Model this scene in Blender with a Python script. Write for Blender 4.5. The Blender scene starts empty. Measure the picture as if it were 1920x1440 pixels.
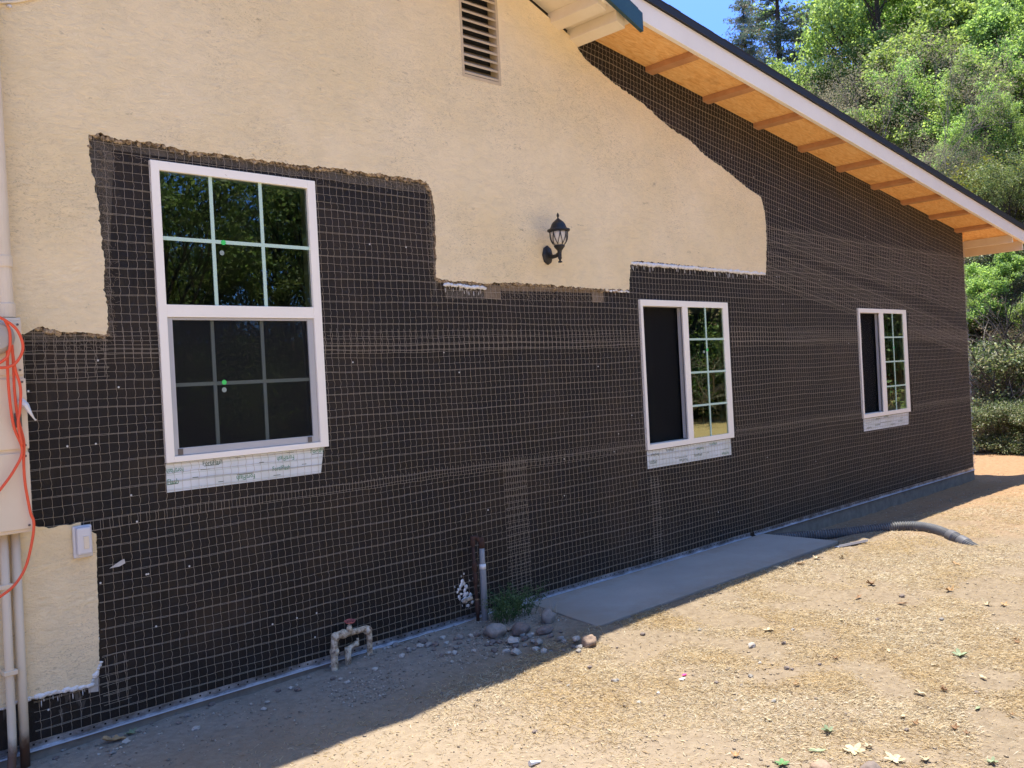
import bpy, bmesh, math, random
import numpy as np
from mathutils import Vector, Matrix, noise
from mathutils.geometry import tessellate_polygon

random.seed(7); RNG = np.random.default_rng(11)
scene = bpy.context.scene
COL = scene.collection
PI = math.pi

# ------------------------------------------------------------------ camera
FPX, YAW, PITCH, ROLL, DIST, EYE = 1696.59, .769809, -.0065353, -.0518048, 4.282968, 1.48
def cam_basis():
    f = np.array([math.sin(YAW)*math.cos(PITCH), math.cos(YAW)*math.cos(PITCH), math.sin(PITCH)])
    r0 = np.array([math.cos(YAW), -math.sin(YAW), 0.]); u0 = np.cross(r0, f)
    c, s = math.cos(ROLL), math.sin(ROLL)
    return r0*c+u0*s, -r0*s+u0*c, f
CR, CU, CF = cam_basis(); CO = np.array([0., -DIST, EYE])
def ray(x, y): return CF + (x-960)/FPX*CR - (y-720)/FPX*CU
def on_wall(x, y, Y=0.):                      # photo pixel -> point on the vertical plane at depth Y
    d = ray(x, y); return Vector(CO + d*(Y-CO[1])/d[1])
def on_level(x, y, z):                        # photo pixel -> point on a level plane
    d = ray(x, y); return Vector(CO + d*(z-CO[2])/d[2])
def on_ground(x, y):
    z = -.05
    for _ in range(6):
        p = on_level(x, y, z); z = ground_z(p.x, p.y)
    return Vector((p.x, p.y, z))
cd = bpy.data.cameras.new('camera'); cam = bpy.data.objects.new('camera', cd); COL.objects.link(cam)
cd.sensor_width = 36; cd.lens = 36*FPX/1920; cd.clip_start = .05; cd.clip_end = 2000
cam.matrix_world = Matrix(((CR[0], CU[0], -CF[0], CO[0]), (CR[1], CU[1], -CF[1], CO[1]), (CR[2], CU[2], -CF[2], CO[2]), (0, 0, 0, 1)))
scene.camera = cam

# ------------------------------------------------------------------ sky, sun, exposure
SUN = Vector((.17, .085, 1)).normalized()
el = math.asin(SUN.z); az = math.atan2(SUN.x, SUN.y)
w = bpy.data.worlds.new('World'); scene.world = w; w.use_nodes = True
nt = w.node_tree; bg = nt.nodes['Background']; sky = nt.nodes.new('ShaderNodeTexSky')
sky.sky_type = 'NISHITA'; sky.sun_disc = False; sky.sun_elevation = el; sky.sun_rotation = az
sky.altitude = 400; sky.air_density = .6; sky.dust_density = .1; sky.ozone_density = 5
hs_ = nt.nodes.new('ShaderNodeHueSaturation'); hs_.inputs['Saturation'].default_value = 1.0
nt.links.new(sky.outputs[0], hs_.inputs['Color']); # clear mountain air: deeper towards the horizon than the model's haze
tc_ = nt.nodes.new('ShaderNodeTexCoord'); sx_ = nt.nodes.new('ShaderNodeSeparateXYZ'); nt.links.new(tc_.outputs['Generated'], sx_.inputs[0])
rp_ = nt.nodes.new('ShaderNodeValToRGB'); nt.links.new(sx_.outputs[2], rp_.inputs[0]); rp_.color_ramp.elements[0].position = .25; rp_.color_ramp.elements[0].color = (.27, .38, .66, 1)
rp_.color_ramp.elements[1].position = .75; rp_.color_ramp.elements[1].color = (1, .97, .90, 1)
ml_ = nt.nodes.new('ShaderNodeMix'); ml_.data_type = 'RGBA'; ml_.blend_type = 'MULTIPLY'; ml_.inputs[0].default_value = 1
nt.links.new(hs_.outputs[0], ml_.inputs[6]); nt.links.new(rp_.outputs[0], ml_.inputs[7])
nt.links.new(ml_.outputs[2], bg.inputs[0]); bg.inputs[1].default_value = .15
sd = bpy.data.lights.new('sun', 'SUN'); sd.energy = 2.3; sd.angle = math.radians(.5); sd.color = (1, .94, .82)
sun = bpy.data.objects.new('sun', sd); COL.objects.link(sun)
sun.rotation_euler = SUN.to_track_quat('Z', 'Y').to_euler()
vs = scene.view_settings; vs.view_transform = 'Standard'; vs.look = 'None'; vs.gamma = 1; vs.use_curve_mapping = False
vs.exposure = 2.30

# ------------------------------------------------------------------ helpers
def link(o, parent=None):
    COL.objects.link(o)
    if parent is not None: o.parent = parent
    return o
def props(o, label=None, cat=None, group=None, kind=None):
    if label: o['label'] = label
    if cat: o['category'] = cat
    if group: o['group'] = group
    if kind: o['kind'] = kind
    return o
def thing(name, label, cat, loc=(0, 0, 0), group=None):
    o = bpy.data.objects.new(name, None); o.location = loc; o.empty_display_size = .1
    link(o); return props(o, label, cat, group)
def fast(name, V, F, mat, parent=None, smooth=False):
    V = np.asarray(V, np.float32); F = np.asarray(F, np.int32); k = F.shape[1]
    me = bpy.data.meshes.new(name); me.vertices.add(len(V)); me.vertices.foreach_set('co', V.ravel())
    me.loops.add(F.size); me.loops.foreach_set('vertex_index', F.ravel())
    me.polygons.add(len(F)); me.polygons.foreach_set('loop_start', np.arange(0, F.size, k, dtype=np.int32))
    me.polygons.foreach_set('loop_total', np.full(len(F), k, np.int32))
    if smooth: me.polygons.foreach_set('use_smooth', np.ones(len(F), bool))
    me.update(calc_edges=True); me.materials.append(mat)
    o = bpy.data.objects.new(name, me)
    if parent is not None: o.matrix_parent_inverse = Matrix.Identity(4)
    link(o, parent); return o
class MB:
    """collects simple shapes, links them as one mesh; coordinates are world ones (origin subtracts the parent's location)"""
    def __init__(s): s.v = []; s.f = []; s.m = []
    def add(s, vs, fs, mi=0):
        b = len(s.v); s.v += [tuple(v) for v in vs]; s.f += [tuple(b+i for i in f) for f in fs]; s.m += [mi]*len(fs); return s
    def box(s, x0, x1, y0, y1, z0, z1, mi=0):
        v = [(x, y, z) for z in (z0, z1) for y in (y0, y1) for x in (x0, x1)]
        return s.add(v, [(0, 2, 3, 1), (4, 5, 7, 6), (0, 1, 5, 4), (2, 6, 7, 3), (0, 4, 6, 2), (1, 3, 7, 5)], mi)
    def hexa(s, pts, mi=0):   # 8 points, bottom 4 (x0y0,x1y0,x0y1,x1y1) then top 4
        return s.add(pts, [(0, 2, 3, 1), (4, 5, 7, 6), (0, 1, 5, 4), (2, 6, 7, 3), (0, 4, 6, 2), (1, 3, 7, 5)], mi)
    def tube(s, pts, rad, n=8, mi=0, cap=True):
        pts = [Vector(p) for p in pts]; k = len(pts)
        if not hasattr(rad, '__len__'): rad = [rad]*k
        prev = None; rings = []
        for i, p in enumerate(pts):
            t = (pts[min(i+1, k-1)]-pts[max(i-1, 0)])
            t = t.normalized() if t.length > 1e-9 else Vector((0, 0, 1))
            if prev is None:
                a = t.orthogonal().normalized()
            else:
                a = (prev - t*prev.dot(t)); a = a.normalized() if a.length > 1e-6 else t.orthogonal().normalized()
            prev = a; b = t.cross(a)
            rings.append([p+(a*math.cos(2*PI*j/n)+b*math.sin(2*PI*j/n))*rad[i] for j in range(n)])
        v = [q for r in rings for q in r]; f = []
        for i in range(k-1):
            for j in range(n):
                f.append((i*n+j, i*n+(j+1) % n, (i+1)*n+(j+1) % n, (i+1)*n+j))
        if cap: f.append(tuple(range(n))[::-1]); f.append(tuple((k-1)*n+j for j in range(n)))
        return s.add(v, f, mi)
    def lathe(s, c, prof, n=24, mi=0, axis='z'):
        c = Vector(c); v = []; f = []; k = len(prof)
        for r, h in prof:
            for j in range(n):
                a = 2*PI*j/n
                if axis == 'z': v.append(c+Vector((r*math.cos(a), r*math.sin(a), h)))
                else: v.append(c+Vector((r*math.cos(a), h, r*math.sin(a))))
        for i in range(k-1):
            for j in range(n): f.append((i*n+j, i*n+(j+1) % n, (i+1)*n+(j+1) % n, (i+1)*n+j))
        f.append(tuple(range(n))[::-1]); f.append(tuple((k-1)*n+j for j in range(n)))
        return s.add(v, f, mi)
    def build(s, name, mats, parent=None, smooth=False, bevel=0, recalc=True):
        off = parent.location if parent is not None and parent.parent is None else (
            parent.parent.location + parent.location if parent is not None else Vector((0, 0, 0)))
        me = bpy.data.meshes.new(name); me.from_pydata([tuple(Vector(v)-off) for v in s.v], [], s.f)
        if not isinstance(mats, (list, tuple)): mats = [mats]
        for m in mats: me.materials.append(m)
        me.polygons.foreach_set('material_index', s.m)
        if recalc:
            bm = bmesh.new(); bm.from_mesh(me); bmesh.ops.recalc_face_normals(bm, faces=bm.faces); bm.to_mesh(me); bm.free()
        if smooth: me.polygons.foreach_set('use_smooth', [True]*len(me.polygons))
        me.update(); o = bpy.data.objects.new(name, me); link(o, parent)
        if bevel:
            md = o.modifiers.new('bevel', 'BEVEL'); md.width = bevel; md.segments = 2; md.limit_method = 'ANGLE'
        return o

# ------------------------------------------------------------------ materials
def mat(name, col=(.5, .5, .5), rough=.7, metal=0., spec=.5):
    m = bpy.data.materials.new(name); m.use_nodes = True; b = m.node_tree.nodes['Principled BSDF']
    b.inputs['Base Color'].default_value = (*col, 1); b.inputs['Roughness'].default_value = rough
    b.inputs['Metallic'].default_value = metal; b.inputs['Specular IOR Level'].default_value = spec
    return m
class NT:
    def __init__(s, m): s.t = m.node_tree; s.n = s.t.nodes; s.b = s.n['Principled BSDF']; s.pos = None
    def new(s, ty, **k):
        n = s.n.new('ShaderNode'+ty)
        for a, v in k.items(): setattr(n, a, v)
        return n
    def l(s, a, b): s.t.links.new(a, b)
    def coord(s, scale=(1, 1, 1), rot=(0, 0, 0)):
        if s.pos is None: s.pos = s.new('NewGeometry').outputs['Position']
        mp = s.new('Mapping'); mp.inputs['Scale'].default_value = scale; mp.inputs['Rotation'].default_value = rot
        s.l(s.pos, mp.inputs[0]); return mp.outputs[0]
    def noise(s, scale, detail=4, rough=.55, vec=None, dist=0):
        n = s.new('TexNoise'); n.inputs['Scale'].default_value = scale; n.inputs['Detail'].default_value = detail
        n.inputs['Roughness'].default_value = rough; n.inputs['Distortion'].default_value = dist
        s.l(vec if vec is not None else s.coord(), n.inputs['Vector']); return n.outputs['Fac']
    def ramp(s, fac, stops, interp='LINEAR'):
        r = s.new('ValToRGB'); s.l(fac, r.inputs[0]); e = r.color_ramp.elements; r.color_ramp.interpolation = interp
        while len(e) < len(stops): e.new(.5)
        for i, (p, c) in enumerate(stops):
            e[i].position = p; e[i].color = (*c, 1) if hasattr(c, '__len__') else (c, c, c, 1)
        return r.outputs[0]
    def mix(s, fac, a, b, mode='MIX'):
        m = s.new('Mix', data_type='RGBA', blend_type=mode)
        for sock, v in ((m.inputs[0], fac), (m.inputs[6], a), (m.inputs[7], b)):
            if hasattr(v, 'is_output') or hasattr(v, 'links'): s.l(v, sock)
            elif hasattr(v, '__len__'): sock.default_value = (*v, 1)
            else: sock.default_value = v
        return m.outputs[2]
    def math(s, op, a, b=0.):
        m = s.new('Math', operation=op)
        for sock, v in ((m.inputs[0], a), (m.inputs[1], b)):
            if hasattr(v, 'links'): s.l(v, sock)
            else: sock.default_value = v
        return m.outputs[0]
    def color(s, c): s.l(c, s.b.inputs['Base Color'])
    def bump(s, h, strength=.3, dist=.01):
        b = s.new('Bump'); b.inputs['Strength'].default_value = strength; b.inputs['Distance'].default_value = dist
        s.l(h, b.inputs['Height']); s.l(b.outputs[0], s.b.inputs['Normal']); return b

M = {}
def mk_stucco():
    m = mat('stucco', rough=.9, spec=.2); n = NT(m)
    big = n.noise(1.3, 5); v = n.coord((1, 1, 2.6)); sk = n.noise(9, 6, .6, v, 1.2)
    base = n.mix(n.ramp(big, [(.40, 0), (.60, 1)]), (.875, .69, .40), (.935, .755, .475))
    base = n.mix(n.ramp(n.noise(4.5, 5, .7), [(.4, 0), (.62, .35)]), base, (.80, .66, .41))
    v2 = n.coord((1, 1, 2.2), (0, .25, 0)); dirt = n.noise(34, 8, .75, v2, 2.0); area = n.noise(1.1, 4)
    sp = n.math('MULTIPLY', n.ramp(dirt, [(.53, 0), (.61, 1)]), n.ramp(area, [(.46, .05), (.60, 1)]))
    base = n.mix(n.math('MULTIPLY', sp, .55), base, (.36, .27, .17))
    sp2 = n.ramp(n.noise(7, 6, .8, v2), [(.63, 0), (.69, 1)])
    base = n.mix(n.math('MULTIPLY', sp2, .5), base, (.25, .19, .13))
    base = n.mix(n.math('MULTIPLY', n.ramp(sk, [(.35, 1), (.55, 0)]), .20), base, (.60, .48, .32))
    vo = n.new('TexVoronoi', feature='DISTANCE_TO_EDGE'); vo.inputs['Scale'].default_value = .55; dv = n.mix(.35, n.coord(), n.new('TexNoise').outputs['Color']); n.l(dv, vo.inputs['Vector'])
    ck = n.math('MULTIPLY', n.ramp(vo.outputs['Distance'], [(.0, 1), (.004, 0)]), n.ramp(n.noise(1.7, 3), [(.5, 0), (.6, 1)]))
    base = n.mix(n.math('MULTIPLY', ck, .0), base, (.40, .31, .2))
    n.color(base)
    lines = n.noise(24, 7, .7, n.coord((1, 1, 1.9), (0, .3, 0)), 2.2)
    h = n.mix(.45, n.ramp(sk, [(.35, 0), (.65, 1)]), n.ramp(lines, [(.4, 0), (.62, 1)]))
    n.bump(h, .7, .007); return m
M['stucco'] = mk_stucco()
def mk_core():
    m = mat('stucco_core', rough=.95, spec=.1); n = NT(m)
    c = n.ramp(n.noise(45, 5, .7), [(.3, (.06, .045, .032)), (.45, (.20, .145, .09)), (.60, (.50, .38, .24))]); n.color(c)
    n.bump(n.noise(90, 5), .8, .008); return m
M['core'] = mk_core()
def mk_paper():
    m = mat('building_paper', rough=.62, spec=.35); n = NT(m)
    c = n.ramp(n.noise(1.6, 6, .7), [(.32, (.008, .006, .0045)), (.5, (.016, .0112, .0075)), (.70, (.040, .026, .016))])
    sc = n.noise(5, 7, .8, n.coord((1, 1, .35), (0, .6, 0)), 3.)
    c = n.mix(n.math('MULTIPLY', n.ramp(sc, [(.62, 0), (.72, 1)]), .35), c, (.10, .07, .045))
    # faint sheet laps of the paper
    n.color(c); h = n.noise(9, 6, .7, n.coord((1, 1, .6)), 1.2)
    n.bump(h, .9, .03); return m
M['paper'] = mk_paper()
def mk_oldpaper():
    m = mat('old_paper', rough=.8, spec=.2); n = NT(m)
    n.color(n.ramp(n.noise(9, 6, .7), [(.3, (.045, .038, .03)), (.55, (.10, .085, .068)), (.75, (.16, .13, .10))]))
    n.bump(n.noise(40, 5), .6, .01); return m
M['oldpaper'] = mk_oldpaper()
M['wire'] = mat('galvanised_wire', (.48, .40, .30), .5, .35)
M['wire_rust'] = mat('weathered_wire', (.34, .27, .2), .55, .4)
def mk_screed():
    m = mat('galvanised_sheet', (.62, .66, .72), .38, .8); n = NT(m)
    n.color(n.ramp(n.noise(9, 6, .75, n.coord((.5, 1, 1))), [(.38, (.16, .15, .14)), (.5, (.34, .36, .40)), (.66, (.70, .73, .78))]))
    return m
M['screed'] = mk_screed()
M['zinc'] = mat('clean_zinc', (.62, .66, .72), .4, .3)
M['hole'] = mat('dark_hole', (.012, .012, .014), .9)
def mk_plain(name, a, b, sc=12, rough=.7, bump=.2, bs=40, metal=0, spec=.5, dist=.004):
    m = mat(name, rough=rough, metal=metal, spec=spec); n = NT(m)
    n.color(n.ramp(n.noise(sc, 6, .65), [(.3, a), (.7, b)])); n.bump(n.noise(bs, 5), bump, dist); return m
M['tanpaper'] = mk_plain('tan_paper_patch', (.16, .115, .07), (.27, .20, .13), 14, .85)
M['concrete'] = mk_plain('foundation_concrete', (.16, .13, .10), (.28, .235, .18), 9, .9, .5)
def mk_slab():
    m = mat('slab_concrete', rough=.82, spec=.3); n = NT(m)
    c = n.ramp(n.noise(2.2, 6, .6), [(.3, (0.306, 0.2848, 0.255)), (.7, (0.374, 0.3485, 0.3145))])
    c = n.mix(n.ramp(n.noise(1.1, 6, .7, None, 1.0), [(.55, 0), (.7, .45)]), c, (.30, .265, .215))
    c = n.mix(n.math('MULTIPLY', n.ramp(n.noise(70, 3), [(.62, 0), (.72, 1)]), .25), c, (.18, .17, .16))
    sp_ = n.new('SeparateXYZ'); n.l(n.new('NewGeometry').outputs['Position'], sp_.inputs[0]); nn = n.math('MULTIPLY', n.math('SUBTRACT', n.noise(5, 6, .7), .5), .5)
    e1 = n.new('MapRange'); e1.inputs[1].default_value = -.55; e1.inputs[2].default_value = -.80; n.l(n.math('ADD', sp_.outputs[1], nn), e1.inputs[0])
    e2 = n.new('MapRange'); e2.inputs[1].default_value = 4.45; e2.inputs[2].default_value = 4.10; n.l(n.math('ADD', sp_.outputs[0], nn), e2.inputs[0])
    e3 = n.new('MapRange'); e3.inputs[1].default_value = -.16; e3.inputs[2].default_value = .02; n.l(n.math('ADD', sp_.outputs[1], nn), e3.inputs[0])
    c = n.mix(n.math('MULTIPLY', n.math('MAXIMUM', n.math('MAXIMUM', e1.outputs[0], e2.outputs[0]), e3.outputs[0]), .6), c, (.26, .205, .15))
    n.color(c); n.bump(n.noise(120, 4), .25, .003); return m
M['slab'] = mk_slab()
M['vinyl'] = mk_plain('white_vinyl', (.92, .85, .73), (.94, .87, .755), 3, .38, .03)
M['sash'] = mk_plain('grey_screen_frame', (.42, .41, .40), (.47, .46, .45), 3, .45, .03)
M['muntin'] = mat('grille_bar', (.50, .66, .54), .5)
M['muntin_dim'] = mat('grille_bar_inner', (.60, .70, .60), .5)
M['sticker'] = mat('green_sticker', (.06, .62, .12), .5)
M['sticker_ghost'] = mat('grey_sticker_ghost', (.28, .33, .29), .4)  # grey disc paints in the ghost image beside each green sticker
def mk_glass():
    m = bpy.data.materials.new('pane_glass'); m.use_nodes = True; t = m.node_tree; N = t.nodes
    for x in list(N): N.remove(x)
    out = N.new('ShaderNodeOutputMaterial'); mx = N.new('ShaderNodeMixShader'); tr = N.new('ShaderNodeBsdfTransparent')
    gl = N.new('ShaderNodeBsdfGlossy'); fr = N.new('ShaderNodeFresnel'); ns = N.new('ShaderNodeTexNoise'); bp = N.new('ShaderNodeBump')
    tr.inputs[0].default_value = (.80, .90, .83, 1); gl.inputs[0].default_value = (.86, 1.0, .84, 1); gl.inputs['Roughness'].default_value = .004
    fr.inputs[0].default_value = 2.3; ns.inputs['Scale'].default_value = 1.7; bp.inputs['Strength'].default_value = .02; bp.inputs['Distance'].default_value = .02
    t.links.new(ns.outputs[0], bp.inputs['Height']); t.links.new(bp.outputs[0], gl.inputs['Normal'])
    t.links.new(fr.outputs[0], mx.inputs[0]); t.links.new(tr.outputs[0], mx.inputs[1]); t.links.new(gl.outputs[0], mx.inputs[2])
    t.links.new(mx.outputs[0], out.inputs[0]); return m
M['glass'] = mk_glass()
M['glass_green'] = mk_glass()
for _x in M['glass_green'].node_tree.nodes:
    if _x.type == 'FRESNEL': _x.inputs[0].default_value = 4.0
    if _x.type == 'BSDF_GLOSSY': _x.inputs[0].default_value = (.80, 1, .72, 1)
def mk_screen():
    m = bpy.data.materials.new('insect_screen'); m.use_nodes = True; t = m.node_tree; N = t.nodes
    b = N['Principled BSDF']; b.inputs['Base Color'].default_value = (.018, .018, .018, 1); b.inputs['Roughness'].default_value = .8
    b.inputs['Alpha'].default_value = .38; b.inputs['Specular IOR Level'].default_value = .15; return m
M['screen'] = mk_screen()
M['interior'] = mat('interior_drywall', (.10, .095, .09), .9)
def mk_flash():
    m = mat('flashing_paper', rough=.6, spec=.3); n = NT(m)
    c = n.ramp(n.noise(5, 4), [(.35, (.66, .68, .62)), (.65, (.76, .78, .77))])
    wv = n.new('TexWave', wave_type='BANDS', bands_direction='Z'); wv.inputs['Scale'].default_value = 9.; wv.inputs['Distortion'].default_value = .3
    n.l(n.coord(), wv.inputs['Vector'])
    c = n.mix(n.math('MULTIPLY', n.ramp(wv.outputs['Fac'], [(.93, 0), (.98, 1)]), .4), c, (.42, .5, .42))
    n.color(c); n.bump(n.noise(22, 4), .35, .006); return m
M['flash'] = mk_flash()
M['ink'] = mat('green_ink', (.03, .22, .09), .6)
M['ink_dark'] = mat('dark_green_ink', (.05, .11, .05), .6)
def mk_ply():
    m = mat('plywood_soffit', rough=.75, spec=.25); n = NT(m)
    g = n.noise(5, 6, .65, n.coord((.9, 3.5, 1), (0, 0, .2)), 2.2); f = n.noise(60, 3, .6, n.coord((.25, 2.5, 1)))
    c = n.ramp(g, [(.34, (.74, .36, .11)), (.5, (.88, .49, .17)), (.64, (.93, .58, .25))])
    c = n.mix(n.math('MULTIPLY', n.ramp(f, [(.4, 0), (.65, 1)]), .35), c, (.55, .27, .09), 'MIX')
    k = n.noise(3.1, 2, .5); c = n.mix(n.math('MULTIPLY', n.ramp(k, [(.66, 0), (.72, 1)]), .35), c, (.40, .17, .05)); n.color(c); return m
M['ply'] = mk_ply()
M['lumber'] = mk_plain('stained_lumber_lookout', (.42, .19, .075), (.56, .28, .12), 8, .75)
M['cream'] = mk_plain('cream_paint', (.72, .60, .43), (.78, .67, .50), 6, .6, .15)
M['vent_paint'] = mk_plain('tan_vent_paint', (.50, .38, .23), (.60, .47, .30), 6, .7, .2)
M['whitefascia'] = mk_plain('primed_white_fascia', (.80, .73, .62), (.86, .79, .68), 2.5, .55, .08)
M['greenfascia'] = mk_plain('dark_teal_fascia', (0.0135, 0.04875, 0.06), (0.0225, 0.0675, 0.07875), 6, .45, .1)
M['shingle'] = mk_plain('asphalt_shingle', (.012, .011, .010), (.03, .027, .024), 30, .9, .6, 90)
M['drip'] = mat('black_drip_edge', (.010, .010, .010), .6)
M['black'] = mk_plain('black_lantern_metal', (.006, .006, .007), (.014, .013, .014), 20, .5, .3, 120)
M['milk'] = mat('frosted_glass', (.60, .55, .47), .35)
M['panel'] = mk_plain('panel_paint', (.70, .57, .40), (.76, .64, .47), 3, .5, .1)
M['conduit'] = mk_plain('conduit_paint', (.66, .54, .37), (.74, .62, .46), 5, .5, .15)
def mk_conduit_rusty():
    m = mat('painted_pipe_rusting_low', rough=.65); n = NT(m)
    sep = n.new('SeparateXYZ'); n.l(n.new('NewGeometry').outputs['Position'], sep.inputs[0])
    wob = n.math('ADD', sep.outputs[2], n.math('MULTIPLY', n.math('SUBTRACT', n.noise(18, 4), .5), .12))
    mr = n.new('MapRange'); mr.inputs[1].default_value = .03; mr.inputs[2].default_value = .11; mr.inputs[3].default_value = 1; mr.inputs[4].default_value = 0
    n.l(wob, mr.inputs[0]); n.color(n.mix(mr.outputs[0], (.70, .58, .41), (.13, .065, .035))); return m
M['conduit_rust'] = mk_conduit_rusty()
M['cord'] = mat('orange_cord', (.80, .10, .035), .5)
M['greyplastic'] = mat('grey_plastic', (.40, .37, .32), .5)
M['darkplastic'] = mat('dark_plastic', (.12, .10, .085), .5)
M['clear'] = mat('cloudy_plastic', (.62, .60, .60), .25)
M['rust'] = mk_plain('rusty_iron', (.030, .015, .011), (.085, .038, .022), 30, .85, .6, 80)
M['rust_light'] = mk_plain('brass_fitting', (.20, .12, .06), (.32, .20, .10), 30, .7, .4, 80)
M['greypipe'] = mk_plain('grey_pvc', (.22, .235, .24), (.30, .31, .31), 10, .6, .2)
M['whiteband'] = mat('white_tape', (.72, .73, .72), .5)
def mk_creampipe():
    m = mat('chipped_cream_pipe', rough=.65); n = NT(m)
    c = n.ramp(n.noise(38, 6, .7), [(.36, (.14, .09, .055)), (.46, (.42, .33, .22)), (.6, (.66, .57, .42))]); n.color(c)
    n.bump(n.noise(60, 4), .5, .004); return m
M['creampipe'] = mk_creampipe()
M['redhandle'] = mk_plain('faded_red_handle', (.28, .05, .045), (.42, .12, .10), 40, .6)
M['foam'] = mk_plain('white_sealant', (.72, .70, .66), (.82, .80, .77), 40, .8, .6, 60, dist=.01)
M['nail'] = mat('fastener_cap', (.72, .70, .66), .4, .3)
M['hose'] = mk_plain('corrugated_hose', (.085, .083, .082), (.17, .165, .16), 9, .5, .1)
M['hoseband'] = mat('hose_coupling', (.10, .10, .115), .5)
M['paperscrap'] = mk_plain('paper_scrap', (.45, .43, .40), (.6, .58, .54), 20, .8)
M['pink'] = mat('pink_scrap', (.75, .04, .22), .6)
def mk_rock(name, a, b):
    m = mat(name, rough=.9, spec=.25); n = NT(m)
    n.color(n.ramp(n.noise(26, 7, .7), [(.3, a), (.7, b)])); n.bump(n.noise(70, 5), .6, .006); return m
M['rock_grey'] = mk_rock('grey_stone', (0.187, 0.17, 0.153), (0.323, 0.2975, 0.2635))
M['rock_pale'] = mk_rock('pale_stone', (0.34, 0.306, 0.2635), (0.51, 0.4675, 0.408))
M['rock_brown'] = mk_rock('brown_stone', (.22, .155, .11), (.36, .26, .19))
M['rock_dark'] = mk_rock('dark_stone', (.13, .105, .09), (.24, .19, .165))
def mk_leafmat(name, cols, trans=.35, rough=.5, spec=.35):
    m = bpy.data.materials.new(name); m.use_nodes = True; n = NT(m); t = m.node_tree
    g = n.new('NewGeometry'); oi = n.new('ObjectInfo')
    k = len(cols); r = n.ramp(g.outputs['Random Per Island'], [((i+.5)/k, c) for i, c in enumerate(cols)])
    big = n.noise(.55, 3); tone = n.ramp(big, [(.3, .72), (.7, 1.2)])
    c = n.mix(1., r, tone, 'MULTIPLY')
    hs = n.new('HueSaturation'); n.l(c, hs.inputs['Color'])
    n.l(n.math('ADD', n.math('MULTIPLY', oi.outputs['Random'], .018), .484), hs.inputs['Hue'])
    n.l(n.math('ADD', n.math('MULTIPLY', oi.outputs['Random'], .35), .85), hs.inputs['Value'])
    n.color(hs.outputs[0]); n.b.inputs['Roughness'].default_value = rough; n.b.inputs['Specular IOR Level'].default_value = spec
    tr = n.new('BsdfTranslucent'); br = n.new('HueSaturation'); br.inputs['Hue'].default_value = .485; br.inputs['Saturation'].default_value = 1.05; br.inputs['Value'].default_value = 1.5
    n.l(hs.outputs[0], br.inputs['Color']); n.l(br.outputs[0], tr.inputs[0])
    mx = n.new('MixShader'); mx.inputs[0].default_value = trans; n.l(n.b.outputs[0], mx.inputs[1]); n.l(tr.outputs[0], mx.inputs[2])
    n.l(mx.outputs[0], n.n['Material Output'].inputs[0]); return m
M['maple'] = mk_leafmat('maple_leaves', [(0.1218, 0.2214, 0.05166), (0.2103, 0.3432, 0.07462), (0.321, 0.4649, 0.1148), (0.2214, 0.3542, 0.1263)], .5, .5, .35)
M['maple_dark'] = mk_leafmat('oak_leaves', [(0.06396, 0.1066, 0.03198), (0.1066, 0.1706, 0.04797), (0.1599, 0.2345, 0.06929), (0.2132, 0.2558, 0.1066)], .4, .5, .3)
M['needles'] = mk_leafmat('conifer_needles', [(0.0902, 0.1533, 0.1082), (0.1353, 0.2165, 0.1533), (0.1804, 0.2526, 0.1624), (0.2706, 0.2345, 0.1533)], .2, .6, .2)
M['olive'] = mk_leafmat('grey_green_shrub_leaves', [(0.2108, 0.2108, 0.1178), (0.2852, 0.2728, 0.1674), (0.3472, 0.3224, 0.2232), (0.2356, 0.248, 0.124)], .4, .8, .1)
M['yellowgreen'] = mk_leafmat('yellow_green_leaves', [(0.1574, 0.187, 0.02952), (0.2165, 0.246, 0.0492), (0.1181, 0.1771, 0.03936)], .4)
M['brush'] = mk_leafmat('brush_leaves', [(.03, .05, .018), (.08, .13, .04), (.16, .21, .075), (.28, .28, .16)], .35, .45, .5)
M['drybrush'] = mk_leafmat('dry_brown_leaves', [(.09, .07, .04), (.18, .135, .08), (.28, .24, .155), (.11, .14, .055)], .3, .7, .2)
M['weed'] = mk_leafmat('weed_leaves', [(.07, .14, .05), (.11, .20, .07), (.06, .12, .05)], .3)
M['bark'] = mk_plain('bark', (.03, .023, .018), (.075, .06, .045), 14, .95, .8, 40, dist=.02)
M['deadwood'] = mk_plain('bare_branches', (.12, .09, .075), (.30, .25, .21), 10, .9, .3)
def mk_straw():
    m = bpy.data.materials.new('dry_grass'); m.use_nodes = True; n = NT(m); g = n.new('NewGeometry')
    c = n.ramp(g.outputs['Random Per Island'], [(.05, (0.3787, 0.2688, 0.1505)), (.3, (0.5268, 0.42, 0.2634)), (.7, (0.6256, 0.5292, 0.3575)), (.97, (0.6915, 0.63, 0.4986))])
    c = n.mix(n.ramp(n.noise(1.2, 4), [(.42, 0), (.62, .55)]), c, (.50, .35, .15)); n.color(c); n.b.inputs['Roughness'].default_value = .8
    tr = n.new('BsdfTranslucent'); n.l(c, tr.inputs[0]); mx = n.new('MixShader'); mx.inputs[0].default_value = .45; n.l(n.b.outputs[0], mx.inputs[1]); n.l(tr.outputs[0], mx.inputs[2]); n.l(mx.outputs[0], n.n['Material Output'].inputs[0]); return m
M['straw'] = mk_straw()
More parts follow.
